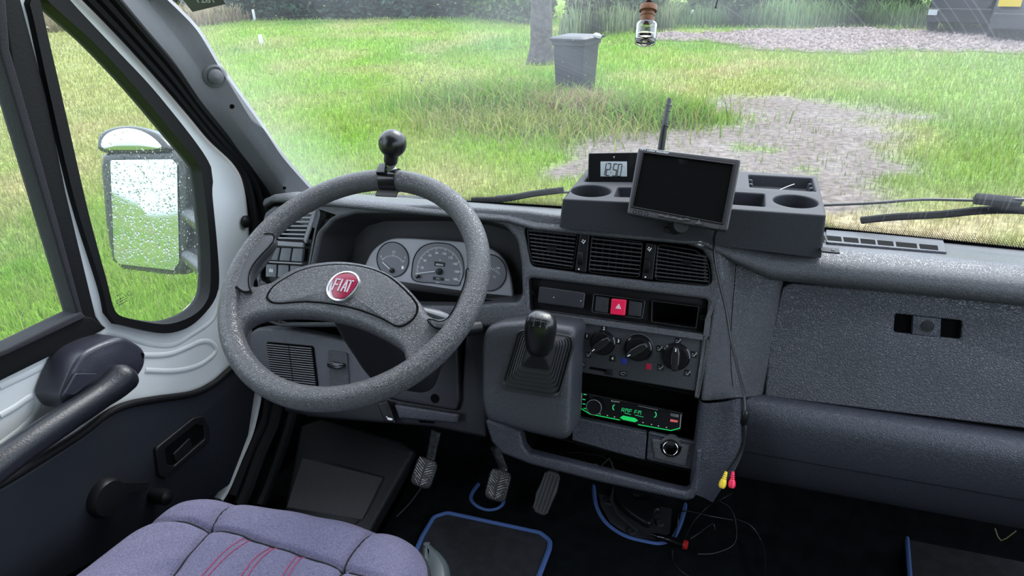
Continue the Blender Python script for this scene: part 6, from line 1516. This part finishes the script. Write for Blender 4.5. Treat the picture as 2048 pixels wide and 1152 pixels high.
# seat base with plastic side shell on the right
ps_ = PL((0, 0, .86), (0, 0, 1)); mb = MB()
sh_uv = [tuple(PL((0, 0, .93), (0, 0, 1)).hit(x, y)[:2]) for x, y in ((845, 1082), (872, 1092), (893, 1115), (900, 1140), (899, 1170), (890, 1250), (860, 1330), (820, 1330), (840, 1200))]
n_s = len(sh_uv); PZ = PL((0, 0, .93), (0, 0, 1))
shu = [(x, y) for x, y in cr(sh_uv, 5)]
sm2 = mat('seat_shell', (.055, .068, .075), .25)
panel('side_shell', PZ, shu, sm2, seat, top=0, th=.12, bev=.012, seg=5)
MB().box((-.60, .25, .74), (X, Y, Z), (.40, .55, .23)).build('seat_box', 'black', seat, bevel=.02)

# ================================================================ HANGING SCENT BOTTLE
ps = CAMLOC+ray(1293, 50)*.80
mpx = .80/FPX
top_ = CAMLOC+ray(1297, 12)*.80
bt = empty('scent_bottle', ps, 'tiny glass scent bottle with brown wooden cap hanging before the windscreen', 'air freshener')
zt = top_[2]; cx_, cy_ = (CAMLOC+ray(1291, 60)*.80)[:2]
up_ = CAMLOC+ray(1290, 88)*.80
o0 = np.array(up_); axb = nrm(top_-o0)
Lb = np.linalg.norm(top_-o0)
glb = bpy.data.materials.new('bottle_glass'); glb.use_nodes = True; b_ = glb.node_tree.nodes['Principled BSDF']; b_.inputs['Transmission Weight'].default_value = 1; b_.inputs['Roughness'].default_value = .02; b_.inputs['IOR'].default_value = 1.45
lq = bpy.data.materials.new('scent_oil'); lq.use_nodes = True; b_ = lq.node_tree.nodes['Principled BSDF']; b_.inputs['Transmission Weight'].default_value = 1; b_.inputs['Base Color'].default_value = (.92, .88, .55, 1); b_.inputs['Roughness'].default_value = 0; b_.inputs['IOR'].default_value = 1.33
rb_ = 20.5*mpx
MB().lathe(o0, axb, [(rb_*.8, 0), (rb_*.97, .001), (rb_, .003), (rb_, Lb*.50), (rb_*.9, Lb*.55), (rb_*.6, Lb*.57), (rb_*.6, Lb*.60), (rb_*.52, Lb*.60), (rb_*.52, Lb*.565), (rb_*.82, Lb*.54), (rb_*.90, Lb*.50), (rb_*.90, .006), (0, .005)], 36).build('glass_body', glb, bt)
MB().lathe(o0, axb, [(0, .0056), (rb_*.89, .0062), (rb_*.89, Lb*.24), (0, Lb*.24)], 32).build('oil', lq, bt)
MB().lathe(o0, axb, [(0, Lb*.585), (rb_*.66, Lb*.585), (rb_*.68, Lb*.70), (rb_*.64, Lb*.71), (rb_*.64, Lb*.73), (rb_*.70, Lb*.74), (rb_*.70, Lb*.80), (rb_*.64, Lb*.81), (rb_*.64, Lb*.84), (rb_*.86, Lb*.86), (rb_*.86, Lb*.98), (rb_*.83, Lb), (0, Lb)], 32).build('wooden_cap', 'cork', bt)
tt = CAMLOC+ray(1299, -60)*.80
cd_ = MB().tube([top_, top_+(tt-top_)*.3, tt], .0005, 6); cd_.lathe(top_+axb*.002, axb, [(.0, 0), (.004, .003), (.0045, .007), (.003, .011), (0, .012)], 14)
cd_.build('hanging_cord', 'cable', bt)
o = MB().tube([CAMLOC+ray(1436, -60)*.8, CAMLOC+ray(1435, 0)*.8, CAMLOC+ray(1431, 16)*.8], [.0011, .0012, .0014], 8).build('hanging_cord', 'cable'); tag(o, 'short black cord end hanging at the top of the windscreen', 'cord')
# sticker on the windscreen at the top left
e_ = nrm(wpt(1.0, -.9)-wpt(1.0, -.98)); f_ = nrm(wpt(1.1, -.9)-wpt(1.0, -.9)); nn_ = np.cross(e_, f_); nn_ = nn_ if nn_@(CAMLOC-wpt(1.0, -.9)) > 0 else -nn_
r1, r2 = ray(400, 10), None
bb = min(((np.linalg.norm(np.cross(wpt(s, t)-CAMLOC, nrm(r1))), s, t) for s in np.linspace(.7, 1.35, 130) for t in np.linspace(-1, -.6, 60)))
stc = wpt(bb[1], bb[2]); eu = nrm(wpt(bb[1], bb[2]+.02)-stc); ev = nrm(wpt(bb[1]+.02, bb[2])-stc); nn_ = np.cross(eu, ev); nn_ = nn_ if nn_@(CAMLOC-stc) > 0 else -nn_
pst = PL(stc+nn_*.003, nn_, eu)
q = pst.uvs([(350, -20), (385, 24), (452, 8), (425, -30)])
o = panel('window_sticker', pst, q, mat('sticker', (.10, .10, .11), .5), None, top=0, th=.0006, bev=.0001); tag(o, 'grey and white inspection sticker at the top left of the windscreen', 'sticker')
u, v = pst.uv(410, 0); text('sticker_print', '1281', pst, u, v, .016, 'paper', o, h=.0002, ang=.1)

# ================================================================ WIPERS (outside the screen)
def off_wind(x, y, d=.018, t0=-1, t1=1.2):
    r = nrm(ray(x, y)); best = None
    for t in np.linspace(t0, t1, 111):
        for s in np.linspace(-.25, .5, 76):
            p = wpt(s, t); e = np.linalg.norm(np.cross(p-CAMLOC, r))
            if best is None or e < best[0]: best = (e, p)
    return best[1]+V(0, .6, .8)*d
def wiper(label, arm, blade, grp):
    a = [off_wind(*p, d=.022) for p in arm]; b = [off_wind(*p, d=.010) for p in blade]
    o = empty('wiper', a[0], label, 'windscreen wiper')
    MB().tube(cr(a, 4, closed=False), .0042, 8, flat=((0, 0, 1), 1, .7)).build('wiper_arm', 'black', o)
    bl_ = MB().tube(cr(b, 4, closed=False), .0062, 8, flat=((0, 0, 1), .7, 1.2)).build('wiper_blade', 'rubber', o)
    return o
wiper('black wiper resting at the base of the screen left of the organiser', [(1180, 400), (1125, 403), (1060, 406), (985, 411)], [(1120, 389), (1060, 398), (1005, 406), (940, 408)], None)
wr_ = wiper('black wiper at the base of the screen on the passenger side', [(1655, 432), (1760, 428), (1850, 424), (1960, 420), (2048, 424), (2200, 436)], [(1718, 448), (1780, 441), (1880, 436), (1960, 432), (2048, 435), (2180, 444)], None)
pb = off_wind(1995, 424, .02); MB().box(pb, (nrm(V(1, -.1, 0)), nrm(V(.1, 1, -1)), nrm(V(0, 1, 1))), (.07, .022, .014)).build('blade_holder', 'black', wr_, bevel=.004)

# ================================================================ OUTSIDE MIRROR
mc = CAMLOC+ray(288, 425)*1.62
toC = nrm(V(0.02, -1, .190))
PMi = PL(mc, toC, (1, .0, 0))
mi = empty('wing_mirror', mc-Z*.15, 'tall black wing mirror with curved top glass outside the quarter light', 'wing mirror')
hm = mat('mirror_housing', (.020, .022, .026), .25, bump=.5, bscale=60)
ho = rp(PMi.uvs([(196, 330), (200, 308), (240, 300), (345, 300), (370, 312), (380, 345), (378, 440), (376, 530), (366, 552), (330, 552), (240, 540), (218, 522), (205, 440)]), .012)
mh = panel('mirror_housing', PMi, ho, hm, mi, top=0, th=.08, bev=.018, seg=5)
mirm = mat('mirror_glass', (.50, .52, .54), .05, 1, bump=.0)
gl_ = rp(PMi.uvs([(222, 320), (345, 318), (356, 330), (360, 525), (348, 540), (240, 528), (230, 515)]), .008)
panel('mirror_glass', PMi, gl_, mirm, mi, top=.003, th=.004, bev=.001)
PMt = PL(PMi.pt(*PMi.uv(262, 285), 0), nrm(V(.0, -1, .35)), (1, 0, 0))
to_ = cr(PMt.uvs([(191, 285), (198, 265), (225, 253), (262, 251), (300, 262), (325, 280), (334, 300), (300, 306), (230, 306), (196, 302)]), 5)
panel('top_housing', PMt, to_, hm, mi, top=0, th=.05, bev=.012, seg=4)
ti_ = cr(PMt.uvs([(204, 284), (215, 268), (240, 258), (270, 258), (300, 270), (322, 290), (320, 297), (290, 300), (230, 300), (207, 296)]), 5)
dome('curved_glass', PMt, ti_, mat('mirror_glass_wide', (.40, .42, .44), .12, 1), mi, h0=.002, rise=.004, side=.001, edge=.97, th=.003)
for ya, yb in ((432, 455), (515, 545)):
    A_ = PMi.pt(*PMi.uv(360, ya), -.03); B_ = V(-1.0, A_[1]-.02, A_[2]-.03) if ya < 500 else V(-1.0, A_[1]-.03, A_[2]-.04)
    B_ = PL((-.985, 1, 1), (1, 0, 0), (0, 1, 0)).hit(422, yb)
    pts = [A_+(B_-A_)*t for t in np.linspace(0, 1, 40)]; rr = [.020+.003*math.sin(k*1.6) for k in range(40)]
    MB().tube(pts, rr, 14).build('mirror_arm', hm, mi, smooth=80)
# rain on mirror glass and the quarter light
def drops(name, pl, poly, n, r0, r1, h, m, label, seed, parent=None, dens=None):
    rg_ = np.random.default_rng(seed); P_ = np.array(poly); lo, hi = P_.min(0), P_.max(0); mb = MB(); c = 0
    def inside(x, y):
        k = False; j = len(P_)-1
        for i in range(len(P_)):
            if (P_[i][1] > y) != (P_[j][1] > y) and x < (P_[j][0]-P_[i][0])*(y-P_[i][1])/(P_[j][1]-P_[i][1])+P_[i][0]: k = not k
            j = i
        return k
    while c < n:
        x, y = lo+(hi-lo)*rg_.random(2)
        if not inside(x, y): continue
        c += 1; r = r0+(r1-r0)*rg_.random()**3; el = 1+.6*rg_.random()
        ring = [[pl.pt(x+r*s*math.cos(t), y+r*el*s*math.sin(t), h+r*.5*q) for t in np.linspace(0, 6.283, 8)[:-1]] for s, q in ((1, 0), (.8, .6))]
        mb.add(ring[0]+ring[1]+[pl.pt(x, y, h+r*.5)], [(i, (i+1) % 7, 7+(i+1) % 7, 7+i) for i in range(7)]+[(7+i, 7+(i+1) % 7, 14) for i in range(7)])
    o = mb.build(name, m, parent, smooth=180)
    if parent is None: tag(o, label, 'rain drops', kind='stuff')
    else: o['kind'] = 'stuff'
    return o
wat = bpy.data.materials.new('water'); wat.use_nodes = True; b_ = wat.node_tree.nodes['Principled BSDF']; b_.inputs['Transmission Weight'].default_value = 1; b_.inputs['Roughness'].default_value = 0.0; b_.inputs['IOR'].default_value = 1.33
dots = PMi.uvs([(196, 300), (375, 300), (378, 550), (215, 545)])
drops('rain_drops', PMi, dots, 1900, .0008, .0030, .0035, wat, 'rain drops on the wing mirror', 3, mi)
gq = off(PD, -.012)
drops('rain_drops', gq, gq.uvs([(190, 250), (400, 300), (408, 560), (220, 560)]), 750, .0004, .0016, -.0042, wat, 'rain drops spattered over the driver quarter light', 5)
drops('rain_drops', gq, gq.uvs([(90, 20), (200, 140), (380, 330), (405, 560), (300, 635), (225, 610), (150, 330)]), 350, .0004, .0013, -.0042, wat, 'fine rain drops across the whole driver quarter light', 6)
# rain drops on the windscreen
mb = MB(); rg_ = np.random.default_rng(11)
for k in range(1100):
    if k < 800: s = rg_.normal(.60, .15); t = rg_.normal(-.58, .16)
    else: s = rg_.random()*1.1; t = rg_.random()*2-1
    if not (.02 < s < 1.35 and -.97 < t < 1): continue
    p = wpt(s, t); a = nrm(wpt(s, t+.01)-p); b = nrm(wpt(s+.01, t)-p); n_d = np.cross(a, b); r = .0006+.0016*rg_.random()**2.5
    R1 = [p+n_d*.002+(a*math.cos(q)*1.2+b*math.sin(q))*r for q in np.linspace(0, 6.283, 8)[:-1]]; R2 = [p+n_d*(.002+r*.4)+(a*math.cos(q)*1.2+b*math.sin(q))*r*.7 for q in np.linspace(0, 6.283, 8)[:-1]]
    mb.add(R1+R2+[p+n_d*(.002+r*.55)], [(i, (i+1) % 7, 7+(i+1) % 7, 7+i) for i in range(7)]+[(7+i, 7+(i+1) % 7, 14) for i in range(7)])
o = mb.build('rain_drops', wat, None, smooth=180); tag(o, 'rain drops scattered on the outside of the windscreen', 'rain drops', kind='stuff')
